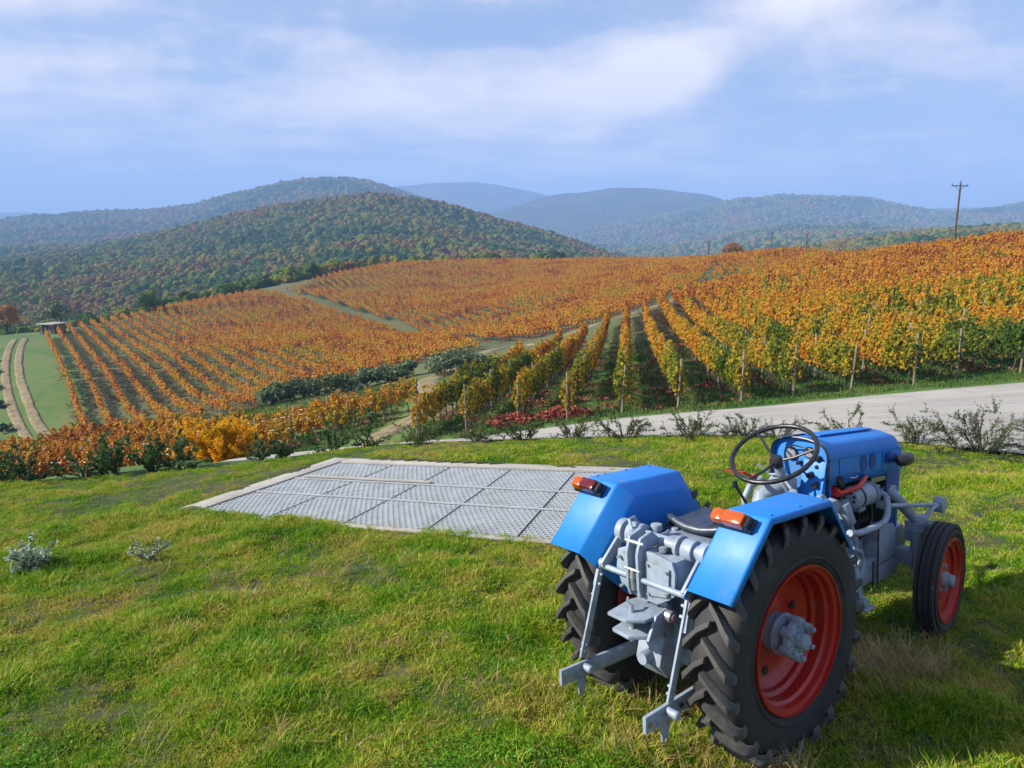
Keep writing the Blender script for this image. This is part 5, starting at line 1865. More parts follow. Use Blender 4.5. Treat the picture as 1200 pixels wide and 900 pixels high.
# dash: panel closing the bonnet, set in a little, with gauges
mb = MB()
sct = [(p * .97, q - .006 if q > 1.1 else q - .10) for p, q in bonnet_section(HX0)]
mb.prism(sct, .885, .90, 'x')
dash = part(mb, 'dashboard', BLUE, bevel=.002)
mb = MB()
mb.prism([(.80, .99), (.845, .99), (.892, 1.19), (.86, 1.20)], -.168, -.03, 'y')
part(mb, 'dash_side', BLUE, bevel=.008)
mb = MB()
ring_o = bonnet_section(HX0)
mb.tube([(HX0 - .002, p, q) for p, q in ring_o], .007, 6)
part(mb, 'dash_trim', M['black_plastic'], bevel=None)
for (y_, z_, r, nm, mt) in ((-.055, 1.235, .034, 'gauge', 'black_plastic'), (.06, 1.215, .040, 'gauge', 'black_plastic')):
    m2 = MB()
    m2.cyl((.872, y_, z_), (.888, y_, z_), r, n=26)
    g_ = m2.obj(nm, M[mt], dash)
    m2 = MB()
    m2.cyl((.8705, y_, z_), (.8735, y_, z_), r * .78, n=26)
    m2.obj('gauge_face', M['steel'], g_)
for (x_, y_, z_, r, L_) in ((.872, -.115, 1.21, .016, .03), (.872, -.115, 1.165, .014, .028), (.872, .0, 1.17, .012, .03), (.872, -.05, 1.165, .012, .024), (.835, -.09, 1.12, .02, .03), (.825, -.13, 1.07, .018, .03)):
    m2 = MB()
    m2.cyl((x_ + .012, y_, z_), (x_ - L_, y_, z_), r, r * .8, 14)
    m2.obj('knob', M['black_plastic'], dash)
m2 = MB()
m2.tube([(.86, -.11, 1.22), (.83, -.06, 1.27), (.84, .02, 1.275), (.86, .07, 1.25)], .0045, 6)
m2.tube([(.86, -.13, 1.15), (.84, -.16, 1.10), (.86, -.17, 1.02), (.90, -.16, .98)], .005, 6)
m2.obj('cable', M['black_plastic'], dash)

# ---- engine
mb = MB()
mb.box((1.30, 0, .78), (.50, .20, .46))
mb.box((1.30, 0, 1.0), (.46, .17, .08))
for k in range(9):
    mb.box((1.10 + k * .05, 0, .88), (.012, .27, .26))
part(mb, 'engine_block', M['engine_black'], bevel=.004)
mb = MB()
mb.prism([(1.04, .40), (1.04, .60), (1.26, .62), (1.60, .60), (1.66, .48), (1.60, .38), (1.20, .36)], -.13, .13, 'y')
part(mb, 'sump', GREY, bevel=.010)
mb = MB()
mb.prism([(1.36, .47), (1.36, .66), (1.42, .71), (1.56, .69), (1.60, .62), (1.58, .48)], -.22, -.132, 'y')
part(mb, 'oil_cooler_box', GREY, bevel=.008)
mb = MB()
mb.prism([(1.18, .38), (1.18, .52), (1.355, .52), (1.355, .38)], -.205, -.131, 'y')
mb.prism([(1.365, .36), (1.365, .465), (1.58, .465), (1.66, .42), (1.62, .35)], -.215, -.131, 'y')
part(mb, 'lower_casing', GREY, bevel=.008)
mb = MB()
for (x_, z0_, z1_) in ((1.362, .36, .72), (1.30, .36, .52)):
    mb.bar((x_, -.222, z0_), (x_, -.222, z1_), .006, .006, (1, 0, 0))
part(mb, 'seam', M['engine_black'], bevel=None)
# dynamo
mb = MB()
mb.cyl((1.075, -.20, .955), (1.245, -.20, .945), .066, n=28)
mb.cyl((1.245, -.20, .945), (1.265, -.20, .944), .058, .045, 24)
mb.cyl((1.05, -.20, .956), (1.075, -.20, .955), .050, .064, 24)
mb.box((1.16, -.20, .885), (.07, .05, .05))
dyn = part(mb, 'dynamo', GREY, bevel=.003)
mb = MB()
for k in range(7):
    a = k * .9
    mb.cyl((1.048, -.20 + .032 * math.cos(a), .956 + .032 * math.sin(a)), (1.053, -.20 + .032 * math.cos(a), .956 + .032 * math.sin(a)), .009, n=8)
mb.lathe([(.0665, 1.10), (.068, 1.105), (.068, 1.12), (.0665, 1.125)], (0, -.20, .953), 'x', 28)
mb.obj('vent_slot', M['engine_black'], dyn)
mb = MB()
mb.cyl((1.275, -.20, .943), (1.29, -.20, .943), .062, n=24)
mb.cyl((1.29, -.20, .943), (1.30, -.20, .943), .07, .06, 24)
for k in range(8):
    a = k * math.pi / 4
    mb.bar((1.31, -.20 + .02 * math.cos(a), .943 + .02 * math.sin(a)), (1.31, -.20 + .062 * math.cos(a), .943 + .062 * math.sin(a)), .02, .012, (1, 0, 0))
part(mb, 'pulley', GREY, bevel=None)
mb = MB()
mb.tube([(.955, -.19, 1.005), (1.03, -.215, 1.012), (1.08, -.235, 1.022), (1.15, -.23, 1.045), (1.24, -.20, 1.048), (1.30, -.17, 1.03)], [.013, .013, .013, .013, .012, .010], 10)
mb.cyl((.93, -.17, 1.02), (.97, -.17, 1.0), .028, n=14)
part(mb, 'battery_cable', M['red_paint'], bevel=None)
mb = MB()
mb.tube([(.95, -.165, 1.10), (.965, -.185, 1.06), (.985, -.18, 1.03)], .014, 8)
mb.box((.985, -.175, 1.065), (.035, .03, .06))
mb.tube([(.93, -.15, 1.06), (1.0, -.19, 1.04), (1.05, -.17, 1.0)], .007, 6)
part(mb, 'fuse_holder', M['engine_black'], bevel=.002)
# oil filter, leaning
mb = MB()
mb.cyl((.955, -.205, .955), (.995, -.222, .835), .043, n=22)
mb.cyl((.995, -.222, .835), (1.0, -.224, .82), .047, .03, 22)
part(mb, 'oil_filter', GREY, bevel=.003)
mb = MB()
mb.cyl((1.03, -.20, .80), (1.06, -.22, .70), .034, n=16)
mb.cyl((1.06, -.22, .70), (1.05, -.20, .62), .022, n=12)
part(mb, 'starter', GREY, bevel=.003)
# bent tube from the fender along the engine
mb = MB()
mb.tube([(.80, -.335, .845), (.90, -.335, .820), (1.12, -.325, .800), (1.235, -.315, .800), (1.29, -.305, .825), (1.315, -.295, .875), (1.33, -.28, .925)], .0185, 14)
part(mb, 'bent_tube', GREY, bevel=None)
mb = MB()
mb.tube([(1.33, -.28, .925), (1.36, -.22, .94), (1.42, -.14, .93)], .016, 10)
mb.box((1.33, -.26, .87), (.05, .06, .04))
part(mb, 'tube_clamp', GREY, bevel=.003)
# step / lever assembly under the fender front
mb = MB()
mb.tube([(.95, -.27, .70), (1.02, -.285, .67), (1.04, -.29, .60), (1.00, -.29, .52), (.96, -.29, .45)], .016, 10)
mb.cyl((.93, -.24, .64), (.93, -.315, .64), .034, n=18)
mb.cyl((.93, -.315, .64), (.93, -.33, .64), .018, n=10)
mb.bar((.93, -.30, .64), (1.0, -.30, .40), .045, .014, (0, 1, 0))
mb.cyl((1.0, -.27, .385), (1.0, -.335, .385), .028, n=16)
mb.box((1.01, -.31, .35), (.10, .09, .012))
part(mb, 'brake_linkage', GREY, bevel=.002)
for s_ in (-1, 1):
    mb = MB()
    mb.box((.62, .25 * s_, .50), (.26, .17, .018))
    mb.bar((.62, .14 * s_, .50), (.62, .32 * s_, .50), .05, .03)
    part(mb, 'footrest', GREY, bevel=.004)
# ---- front axle
mb = MB()
mb.tube([(1.60, -.12, .90), (1.66, -.17, .84), (1.70, -.21, .77), (1.74, -.25, .70), (1.78, -.27, .645)], [.030, .034, .036, .030, .026], 14)
mb.cyl((1.62, -.13, .885), (1.70, -.13, .87), .042, n=18)
mb.cyl((1.80, -.275, .60), (1.80, -.275, .70), .042, n=18)
mb.box((1.795, -.26, .60), (.12, .11, .13))
mb.cyl((1.745, -.26, .665), (1.87, -.27, .665), .020, n=12)
part(mb, 'steering_arm', GREY, bevel=.005)
mb = MB()
mb.box((1.732, 0, .44), (.10, .56, .10))
mb.box((1.732, 0, .52), (.14, .22, .12))
mb.cyl((1.60, 0, .45), (1.86, 0, .45), .05, n=18)
for s_ in (-1, 1):
    mb.cyl((1.732, .285 * s_, .36), (1.732, .285 * s_, .62), .036, n=18)
    mb.cyl((1.732, .28 * s_, .345), (1.732, .38 * s_, .345), .034, n=18)
part(mb, 'front_axle', GREY, bevel=.008)
mb = MB()
mb.cyl((1.86, -.26, .40), (1.86, .26, .40), .014, n=10)
part(mb, 'track_rod', GREY, bevel=None)
mb = MB()
mb.prism([(1.60, .52), (1.60, .62), (1.80, .62), (1.86, .50), (1.80, .44)], -.17, -.10, 'y')
part(mb, 'axle_bracket', GREY, bevel=.008)
# thin rod to the guard plate above the front wheel
for s_ in (-1, 1):
    mb = MB()
    mb.cyl((1.36, .285 * s_, .862), (1.97, .300 * s_, .735), .0135, n=12)
    mb.tube([(1.80, .27 * s_, .50), (1.77, .29 * s_, .60), (1.80, .30 * s_, .68), (1.88, .305 * s_, .725), (1.97, .305 * s_, .735)], .015, 10)
    part(mb, 'guard_rod', GREY, bevel=None)
    mb = MB()
    oc = [(.045 * math.cos(math.pi / 4 * k + .3) * (1.0 if k % 2 else .85), .055 * math.sin(math.pi / 4 * k + .3)) for k in range(8)]
    mb.prism([(2.005 + p, .728 + q) for p, q in oc], .275 * s_, .335 * s_, 'y')
    part(mb, 'guard_plate', GREY, bevel=.006)

# hoses, pipes and bolts that break up the plain surfaces
for pts_, r_ in (([(-.28, .10, 1.02), (-.10, .16, 1.0), (.10, .18, .93), (.30, .17, .84), (.60, .16, .80), (.95, .17, .78)], .009),
                 ([(-.30, -.16, .97), (-.12, -.20, .93), (.15, -.19, .87), (.45, -.17, .86), (.80, -.18, .90)], .008),
                 ([(1.02, -.16, .98), (1.10, -.15, 1.03), (1.30, -.13, 1.05), (1.48, -.14, 1.0)], .007),
                 ([(1.06, -.22, .72), (1.12, -.19, .66), (1.30, -.17, .66), (1.40, -.16, .74), (1.45, -.13, .86)], .008),
                 ([(-.36, .09, .72), (-.42, .14, .66), (-.38, .19, .60), (-.25, .20, .56)], .008)):
    mb = MB()
    mb.tube(pts_, r_, 8)
    mb.obj('hose', M['black_plastic'], tractor)
for (x_, z_) in ((.34, .50), (.34, .62), (.34, .74), (.55, .46), (.55, .78), (.78, .48), (.78, .84), (.98, .50), (.98, .84)):
    mb = MB()
    mb.cyl((x_, -.145, z_), (x_, -.158, z_), .012, n=6)
    mb.obj('bolt', GREY, tractor)
for s_ in (-1, 1):
    for (x_, z_) in ((-.24, 1.2335), (-.02, 1.2225), (.17, 1.2125)):
        mb = MB()
        mb.cyl((x_, .525 * s_, z_ - .012 * (s_ > 0)), (x_, .525 * s_, z_ + .006 - .012 * (s_ > 0)), .008, .006, 8)
        mb.obj('rivet', BLUE, tractor)
mb = MB()
for x_ in (.98, 1.50):
    for s_ in (-1, 1):
        mb.bar((x_, (.1785 - .010 * (x_ - HX0) / .9) * s_, 1.07 - .082 * (x_ - HX0) / .9), (x_, (.1785 - .010 * (x_ - HX0) / .9) * s_, 1.20 - .080 * (x_ - HX0) / .9), .004, .003, (1, 0, 0))
mb.obj('panel_seam', M['dark_blue_vent'], tractor)
mb = MB()
mb.tube([(1.10, -.178, 1.065), (1.12, -.19, 1.06), (1.16, -.19, 1.06), (1.18, -.176, 1.062)], .005, 6)
mb.obj('bonnet_catch', M['steel'], tractor)

# ------------------------------------------------------------------ slab and grating
nl_, nr_, fr_, fl_ = [Vector((p[0], p[1], 0)) for p in GRATE]


def gq(s_, t):
    a = nl_.lerp(nr_, s_)
    b = fl_.lerp(fr_, s_)
    p = a.lerp(b, t)
    return p


# plane through the corners, a little above the soil
Pz = [gz(p.x, p.y) + 0.045 for p in (nl_, nr_, fr_, fl_)]


def gp3(s_, t, dz=0.0):
    p = gq(s_, t)
    z = (Pz[0] * (1 - s_) + Pz[1] * s_) * (1 - t) + (Pz[3] * (1 - s_) + Pz[2] * s_) * t
    return Vector((p.x, p.y, z + dz))


def quad_block(mb, s0, s1, t0, t1, top, bot):
    v = [gp3(s0, t0, bot), gp3(s1, t0, bot), gp3(s1, t1, bot), gp3(s0, t1, bot), gp3(s0, t0, top), gp3(s1, t0, top), gp3(s1, t1, top), gp3(s0, t1, top)]
    mb.add(v, [[3, 2, 1, 0], [4, 5, 6, 7], [0, 1, 5, 4], [1, 2, 6, 5], [2, 3, 7, 6], [3, 0, 4, 7]])


grating = empty('floor_grating', tuple(gp3(0.5, 0.5)))
setp(grating, 'large metal mesh grating in a pale concrete frame set in the lawn', 'grating')
gl = Vector(grating.location)


def rel(mb):
    mb.v = [tuple(Vector(p) - gl) for p in mb.v]
    return mb


S0, S1, T0, T1 = 0.055, 0.98, 0.035, 0.925
for (a, b, c_, d) in ((0, S0, 0, 1), (S1, 1, 0, 1), (S0, S1, 0, T0), (S0, S1, T1, 1)):
    mb = MB()
    e_ = 0.0006
    quad_block(mb, a + e_, b - e_, c_ + e_, d - e_, 0.0, -0.30)
    rel(mb).obj('kerb', M['slab_concrete'], grating, True, .012)
mb = MB()
quad_block(mb, S0 - .01, S1 + .01, T0 - .02, T1 + .02, -0.085, -0.30)
rel(mb).obj('pit_floor', M['pit_concrete'], grating)
nc, nr2 = 5, 3
tcuts = [T0, T0 + (T1 - T0) * .37, T0 + (T1 - T0) * .64, T1]
for i in range(nc):
    for j in range(nr2):
        s0 = S0 + (S1 - S0) * i / nc + .0022
        s1 = S0 + (S1 - S0) * (i + 1) / nc - .0022
        t0, t1 = tcuts[j] + .007, tcuts[j + 1] - .007
        mb = MB()
        w_ = (gp3(s1, t0) - gp3(s0, t0)).length
        h_ = (gp3(s0, t1) - gp3(s0, t0)).length
        nx_ = max(4, int(w_ / .060))
        ny_ = max(4, int(h_ / .048))
        # pressed mesh: strands with short staggered bridges between them
        hw = .0048 / h_ * (t1 - t0)
        vw = .0048 / w_ * (s1 - s0)
        for r in range(ny_ + 1):
            tc = t0 + (t1 - t0) * r / ny_
            a_, b_ = max(t0, tc - hw), min(t1, tc + hw)
            nq = 6
            for q in range(nq):
                quad_block(mb, s0 + (s1 - s0) * q / nq, s0 + (s1 - s0) * (q + 1) / nq, a_, b_, -.014 - .001 * (q % 2), -.030)
            if r == ny_:
                break
            for q in range(nx_):
                sc_ = s0 + (s1 - s0) * (q + (.75 if r % 2 else .25)) / nx_
                quad_block(mb, sc_ - vw, sc_ + vw, b_, t0 + (t1 - t0) * (r + 1) / ny_ - hw, -.017, -.029)
        po = rel(mb).obj('mesh_panel', M['galvanised'], grating, False, None)
        m2 = MB()
        fw, fh = .006 / w_ * (s1 - s0), .010 / h_ * (t1 - t0)
        for (a, b, c_, d) in ((s0, s0 + fw, t0, t1), (s1 - fw, s1, t0, t1), (s0 + fw, s1 - fw, t0, t0 + fh), (s0 + fw, s1 - fw, t1 - fh, t1)):
            quad_block(m2, a, b, c_, d, -.016, -.045)
        rel(m2).obj('panel_frame', M['steel_dark'], po, False, None)
for t in tcuts[1:3]:
    m2 = MB()
    quad_block(m2, S0, S1, t - .0048, t + .0048, -.010, -.083)
    rel(m2).obj('crossbeam', M['galvanised'], grating)
m2 = MB()
quad_block(m2, S0 + .02, S0 + .40, tcuts[2] + .010, tcuts[2] + .030, .008, -.006)
rel(m2).obj('loose_bar', M['slab_concrete'], grating)
m2 = MB()
quad_block(m2, .02, S0 - .006, .02, .075, .012, .001)
rel(m2).obj('lifting_plate', M['black_plastic'], grating)

# weeds that have come up through the joints and over the rim
wr = np.random.default_rng(3)
wp = []
for q in range(110):
    s_ = wr.uniform(0, 1)
    t_ = wr.choice([0.004, 0.012, 0.02]) + wr.normal(0, .006)
    if wr.uniform() < .12:
        s_, t_ = 0.006, wr.uniform(0, 1)
    if t_ > .05 and wr.uniform() < .6:
        continue
    p_ = gp3(s_, t_, -.02)
    wp.append((p_.x, p_.y, p_.z))
wp = np.array(wp)
scatter('rim_weeds', wp, np.c_[np.zeros((len(wp), 2)), wr.uniform(0, 6, len(wp))], wr.uniform(.5, 1.0, len(wp)), wr.integers(0, 7, len(wp)), gp[:7],
        label='small weeds and grass growing over the concrete rim of the grating', cat='weeds')

# ------------------------------------------------------------------ shrubs along the lawn edge
srng = np.random.default_rng(77)


def twig_shrub(hh, ww, nb, rng, leaf, leaf_mat, lsz, upright=0.5, density=46, arch=0.5, fine=True):
    """Branches fanning from the base, small leaves along them. Returns two meshes."""
    mb = MB()
    C_, Nn = [], []
    for k in range(nb):
        a = rng.uniform(0, 2 * math.pi)
        el_ = rng.uniform(.25, 1.45) if upright > .55 else rng.uniform(.12, 1.0) if upright > .4 else rng.uniform(.1, .9)
        L_ = (hh * math.sin(el_) + ww * .5 * math.cos(el_)) * rng.uniform(.7, 1.1)
        d = Vector((math.cos(a) * math.cos(el_), math.sin(a) * math.cos(el_), math.sin(el_)))
        pts = [Vector((0, 0, -.03)) + Vector((d.x, d.y, 0)) * .03]
        n = 5
        for i in range(1, n + 1):
            q = i / n
            pts.append(d * L_ * q + Vector((0, 0, arch * L_ * .18 * q * (1 - q) * 4 * (1 if rng.uniform() < .6 else -.3))) + Vector(rng.normal(0, .018 * L_ / .4, 3)))
        mb.tube(pts, [.008 * (1 - .75 * i / n) * (hh / .5) ** .5 + .0015 for i in range(n + 1)], 4, False)
        # side twigs
        subs = [pts]
        for q in range(3 + int(3 * L_ / .4)):
            f_ = rng.uniform(.25, .95)
            i = min(n - 1, int(f_ * n))
            p = pts[i].lerp(pts[i + 1], f_ * n - i)
            sd = (d + Vector(rng.normal(0, .65, 3))).normalized()
            L2 = L_ * rng.uniform(.16, .34) * (1.15 - f_ * .6)
            sp = [p, p + sd * L2 * .5, p + sd * L2 + Vector((0, 0, .02))]
            mb.tube(sp, [.003, .0022, .001], 3, False)
            subs.append(sp)
        for sp in subs:
            ln = sum((sp[i + 1] - sp[i]).length for i in range(len(sp) - 1))
            m = max(3, int(density * ln / .3))
            for _ in range(m):
                f_ = rng.uniform(.22 if sp is pts else .05, 1.02) * (len(sp) - 1)
                i = min(len(sp) - 2, int(f_))
                p = sp[i].lerp(sp[i + 1], f_ - i)
                o = Vector(rng.normal(0, 1, 3)).normalized()
                C_.append(p + o * lsz * .5)
                Nn.append(o)
    C_ = np.array(C_)
    Nn = np.array(Nn)
    lm = leaf_mesh('foliage', C_, lsz * rng.uniform(.6, 1.2, len(C_)), Nn, M[leaf_mat], rng, leaf, .8)
    return mb.mesh('branches', M['bark']), lm


def shrub(name, x, y, hh, ww, nb, leaf, mat, lsz, label, cat, group=None, z=None, **kw):
    br, lf = twig_shrub(hh, ww, nb, srng, leaf, mat, lsz, **kw)
    zz = (float(lawn_z(np.array([x]), np.array([y]))[0]) if y < float(lawn_edge_y(x)) + .1 and y > .5 else gz(x, y)) if z is None else z
    root = empty(name, (x, y, zz), srng.uniform(0, 6.28))
    setp(root, label, cat, group)
    link(bpy.data.objects.new('branches', br), root)
    link(bpy.data.objects.new('foliage', lf), root)
    return root


GJ = 'low spreading shrubs along the road edge of the lawn'
EDGE = [(487, .34, .62, 'broad dark spreading shrub, leftmost low one before the pale road'),
        (558, .34, .50, 'compact dark shrub second from left along the road edge'),
        (615, .36, .75, 'wide bushy low shrub third from left at the road edge'),
        (672, .36, .62, 'bushy dark shrub below the middle vine row, fourth from left'),
        (733, .42, .80, 'open fan shaped shrub behind the grating, fifth from left'),
        (810, .40, .85, 'spreading shrub above the left fender of the tractor'),
        (872, .34, .60, 'small thin shrub directly left of the steering wheel'),
        (915, .30, .50, 'small sparse shrub seen through the steering wheel'),
        (990, .44, .70, 'upright feathery shrub behind the tractor bonnet'),
        (1072, .42, .60, 'tall pointed shrub right of the bonnet nose'),
        (1152, .34, 1.25, 'sprawling wide shrub at the right edge of the lawn')]
for px_, hh, ww, lab in EDGE:
    # where each stands on the lawn edge
    Xe = np.interp(px_, EDGE_PX, EDGE_X)
    Ye = float(lawn_edge_y(Xe)) - .05
    shrub('spreading_shrub', float(Xe), Ye, hh * (.80 if px_ < 950 else 1.0), ww * 1.2, int(11 + 9 * ww), 'narrow', 'juniper_leaf' if px_ > 850 else 'shrub_leaf', .036, lab, 'shrub', GJ, upright=.5, density=30, arch=.9)

GH = 'leafy shrubs along the left edge of the lawn'
LEFT = [(428, .80, .30, 'tall narrow dark shrub beside the bend of the road', 'hedge_leaf'),
        (385, .55, .50, 'round green shrub left of the tall narrow one', 'hedge_leaf'),
        (330, .40, .45, 'low green shrub between the golden bush and the round shrub', 'hedge_leaf'),
        (300, .42, .55, 'dark green shrub at the foot of the golden bush, right side', 'hedge_leaf'),
        (205, .62, .85, 'dense dark shrub just left of the golden bush', 'hedge_leaf'),
        (172, .60, .80, 'wide leafy shrub, third left of the golden bush', 'hedge_leaf'),
        (130, .55, .90, 'low dark shrub right of the conifer-like one', 'hedge_leaf'),
        (92, .95, .60, 'tallest pointed dark shrub on the left lawn edge', 'hedge_leaf'),
        (28, .78, .55, 'dark shrub in front of the orange vines at far left', 'hedge_leaf'),
        (5, .55, .50, 'dark low shrub cut by the left photo edge', 'hedge_leaf')]
for px_, hh, ww, lab, mt in LEFT:
    Xe = np.interp(px_, EDGE_PX, EDGE_X)
    Ye = float(lawn_edge_y(Xe)) + .10
    shrub('leafy_shrub', float(Xe), Ye, hh * .75, ww * .7, int(9 + 7 * ww), 'oval', mt, .042, lab, 'shrub', GH, upright=.6, density=22)

# golden feathery bush
shrub('golden_bush', GOLD[0], GOLD[1], .92, .80, 60, 'narrow', 'gold_leaf', .050, 'feathery golden orange bush at the left lawn edge', 'bush', upright=.6, density=60, z=GOLD[2])

# two silvery plants and small things on the lawn
shrub('silver_plant', -4.13, 5.97, .25, .27, 24, 'oval', 'silver_leaf', .034, 'pale silvery tuft of leaves on the lawn at far left', 'plant', 'silvery plants on the lawn', density=40)
shrub('silver_plant', -3.18, 6.09, .24, .20, 12, 'narrow', 'silver_leaf', .030, 'thin grey green tuft near the grating corner', 'plant', 'silvery plants on the lawn', density=24)
# clover patch and dead grass clumps: more lawn growth
cl = [leaf_mesh('clover_%d' % i, np.c_[srng.normal(0, .05, (90, 2)), srng.uniform(.01, .055, 90)], srng.uniform(.010, .020, 90), np.tile([0, 0, 1.], (90, 1)), M['weed_leaf'], srng, 'oval', .45) for i in range(3)]
cx_, cy2 = [], []
for (mx_, my_, sx_, n) in ((-.42, 2.75, .22, 70), (-.20, 3.02, .15, 30), (-2.4, 3.2, .2, 25), (.25, 2.9, .18, 25), (2.3, 4.6, .2, 20), (-1.2, 4.6, .15, 14)):
    cx_ += list(srng.normal(mx_, sx_, n))
    cy2 += list(srng.normal(my_, sx_ * .7, n))
cx_, cy2 = np.array(cx_), np.array(cy2)
scatter('clover', np.c_[cx_, cy2, lawn_z(cx_, cy2)], np.c_[np.zeros((len(cx_), 2)), srng.uniform(0, 6, len(cx_))], srng.uniform(.8, 1.3, len(cx_)), srng.integers(0, 3, len(cx_)), cl,
        label='bright green clover patches growing in the lawn', cat='clover')
sb = [tuft_mesh('dry_stalks_%d' % i, srng, 26, .09, .05, .17, 1.6, .0035, M['straw']) for i in range(3)]
sx2, sy2 = [], []
for (mx_, my_, a_, b_, n) in ((1.05, 3.55, .40, .30, 90), (2.05, 3.80, .20, .12, 110), (1.1, 2.85, .25, .15, 24), (-1.2, 3.4, 1.3, .6, 26), (-2.0, 5.6, 1.2, .4, 26)):
    sx2 += list(srng.normal(mx_, a_, n))
    sy2 += list(srng.normal(my_, b_, n))
sx2, sy2 = np.array(sx2), np.array(sy2)
scatter('dry_grass', np.c_[sx2, sy2, lawn_z(sx2, sy2)], np.c_[np.zeros((len(sx2), 2)), srng.uniform(0, 6, len(sx2))], srng.uniform(.6, 1.1, len(sx2)), srng.integers(0, 3, len(sx2)), sb,
        label='dry straw coloured grass lying around the tractor wheels', cat='dry grass')

# heaps of reddish leaves beside the road
for (x, y, r, lab) in ((HEAPS[0][0], HEAPS[0][1], .95, 'heap of dark red dead leaves left of the fifth shrub, beyond the road'), (HEAPS[1][0], HEAPS[1][1], 1.0, 'heap of reddish dead leaves nearest the straight middle vine row')):
    n = 1400
    a = srng.uniform(0, 6.28, n)
    q = np.sqrt(srng.uniform(0, 1, n)) * r
    pz = (1 - (q / r) ** 2) * .42 * srng.uniform(.2, 1, n)
    me = leaf_mesh('leaf_heap', np.c_[q * np.cos(a) * 1.25, q * np.sin(a) * .7, pz + .03], srng.uniform(.07, .16, n), np.tile([0, -.4, 1.], (n, 1)), M['dead_leaf'], srng, 'grape', .6)
    o = link(bpy.data.objects.new('leaf_heap', me))
    o.location = (x, y, gz(x, y))
    setp(o, lab, 'leaf heap', 'heaps of dead leaves beside the road')


# ------------------------------------------------------------------ bushes and trees farther off
def tree(name, x, y, hh, rad, trunk_h, leafm, label, cat, group=None, n=1500, lsz=.3, clumps=14, squash=.8, bark='bark', seed=0, limbs=5):
    rng = np.random.default_rng(900 + seed)
    zc_ = gz(x, y)
    root = empty(name, (x, y, zc_), rng.uniform(0, 6))
    setp(root, label, cat, group)
    mb = MB()
    top = Vector((rng.normal(0, .05) * hh, rng.normal(0, .05) * hh, trunk_h + (hh - trunk_h) * .55))
    mb.tube([(0, 0, -.3), (0, 0, trunk_h * .6), top * .7, top], [hh * .035, hh * .026, hh * .018, hh * .008], 7)
    cc = []
    for k in range(clumps):
        a = rng.uniform(0, 6.28)
        ph = math.acos(rng.uniform(-.35, 1))
        rr = rad * rng.uniform(.35, .82)
        c_ = Vector((math.sin(ph) * math.cos(a) * rr, math.sin(ph) * math.sin(a) * rr, trunk_h + (hh - trunk_h) * (.45 if trunk_h > .3 else .30) + math.cos(ph) * rr * squash))
        cc.append((c_, rad * rng.uniform(.26, .46)))
        if k < limbs:
            mb.tube([(0, 0, trunk_h * .7), c_ * .5 + Vector((0, 0, trunk_h * .5)), c_], [hh * .015, hh * .010, hh * .004], 5)
    link(bpy.data.objects.new('trunk', mb.mesh('trunk', M[bark])), root)
    P_, N_ = [], []
    for i in range(n):
        c_, r = cc[rng.integers(0, len(cc))]
        d = rng.normal(0, 1, 3)
        d /= np.linalg.norm(d)
        p = np.array(c_) + d * r * rng.uniform(.55, 1.08) * np.array([1, 1, squash])
        if p[2] < .05:
            p[2] = .05 + rng.uniform(0, .2)
        P_.append(p)
        N_.append(d)
    me = leaf_mesh('crown', np.array(P_), lsz * rng.uniform(.6, 1.25, n), np.array(N_), M[leafm], rng, 'oval', .6)
    link(bpy.data.objects.new('crown', me), root)
    return root


OLAB = ['grey green olive bush %s' % s for s in ('lowest beside the sideways vine rows', 'in the left clump, second from left', 'in the middle of the left clump', 'at the right end of the left clump, below the orange block',
        'leftmost of the clump beside the orange slope', 'standing alone between the two clumps', 'left in the clump by the dirt track', 'in the middle of the clump by the dirt track', 'right in the clump next to the dirt track', 'small and lowest, under the corner of the orange block')]
for i, (x, y) in enumerate(OLIVES):
    tree('olive_bush', x, y, 2.3 + .4 * math.sin(i * 2.3), 1.9 + .3 * math.cos(i), .05, 'olive_leaf', OLAB[i], 'bush', 'grey green olive bushes between the vine blocks', n=1500, lsz=.26, clumps=18, seed=i, squash=.62)
LV = ['low dark lavender bush, %s of those left of the rutted track' % w for w in ('farthest', 'second farthest', 'third farthest', 'middle one', 'third nearest', 'second nearest', 'nearest')]
for i, (x, y) in enumerate(LAVS):
    tree('dark_bush', x, y, 1.1, 1.1, .1, 'lavender_leaf', LV[i], 'bush', 'dark round bushes left of the rutted track', n=500, lsz=.25, clumps=9, seed=40 + i, squash=.55)
tree('round_tree', 69.6, 238.1, 7.0, 3.6, 1.6, 'rust_leaf', 'solitary round rust brown tree on the vineyard skyline', 'tree', n=2600, lsz=.5, clumps=22, seed=60)
tree('dark_bush', 64.6, 113.2, 1.9, 1.5, .2, 'hedge_leaf', 'dark green bush left of the foot of the big utility pole', 'bush', 'dark bushes at the foot of the big pole', n=900, lsz=.2, clumps=10, seed=61, squash=.6)
tree('dark_bush', 67.6, 113.4, 1.8, 1.4, .2, 'hedge_leaf', 'dark green bush right of the foot of the big utility pole', 'bush', 'dark bushes at the foot of the big pole', n=900, lsz=.2, clumps=10, seed=62, squash=.6)
for i, (x, y, hh, rd, mt, lab) in enumerate(((-108, 158, 6.5, 4.2, 'rust_leaf', 'brownish round tree left of the small hut'), (-101, 166, 6.0, 4.0, 'olive_leaf', 'grey green tree directly behind the small hut'),
                                  (-117, 168, 7.5, 4.8, 'hedge_leaf', 'dark green tree at the end of the rutted track'), (-86, 176, 6, 4, 'hedge_leaf', 'dark tree right of the small hut above the vines'))):
    tree('woodland_tree', x, y, hh, rd, 1.2, mt, lab, 'tree', n=1500, lsz=.5, clumps=16, seed=70 + i)


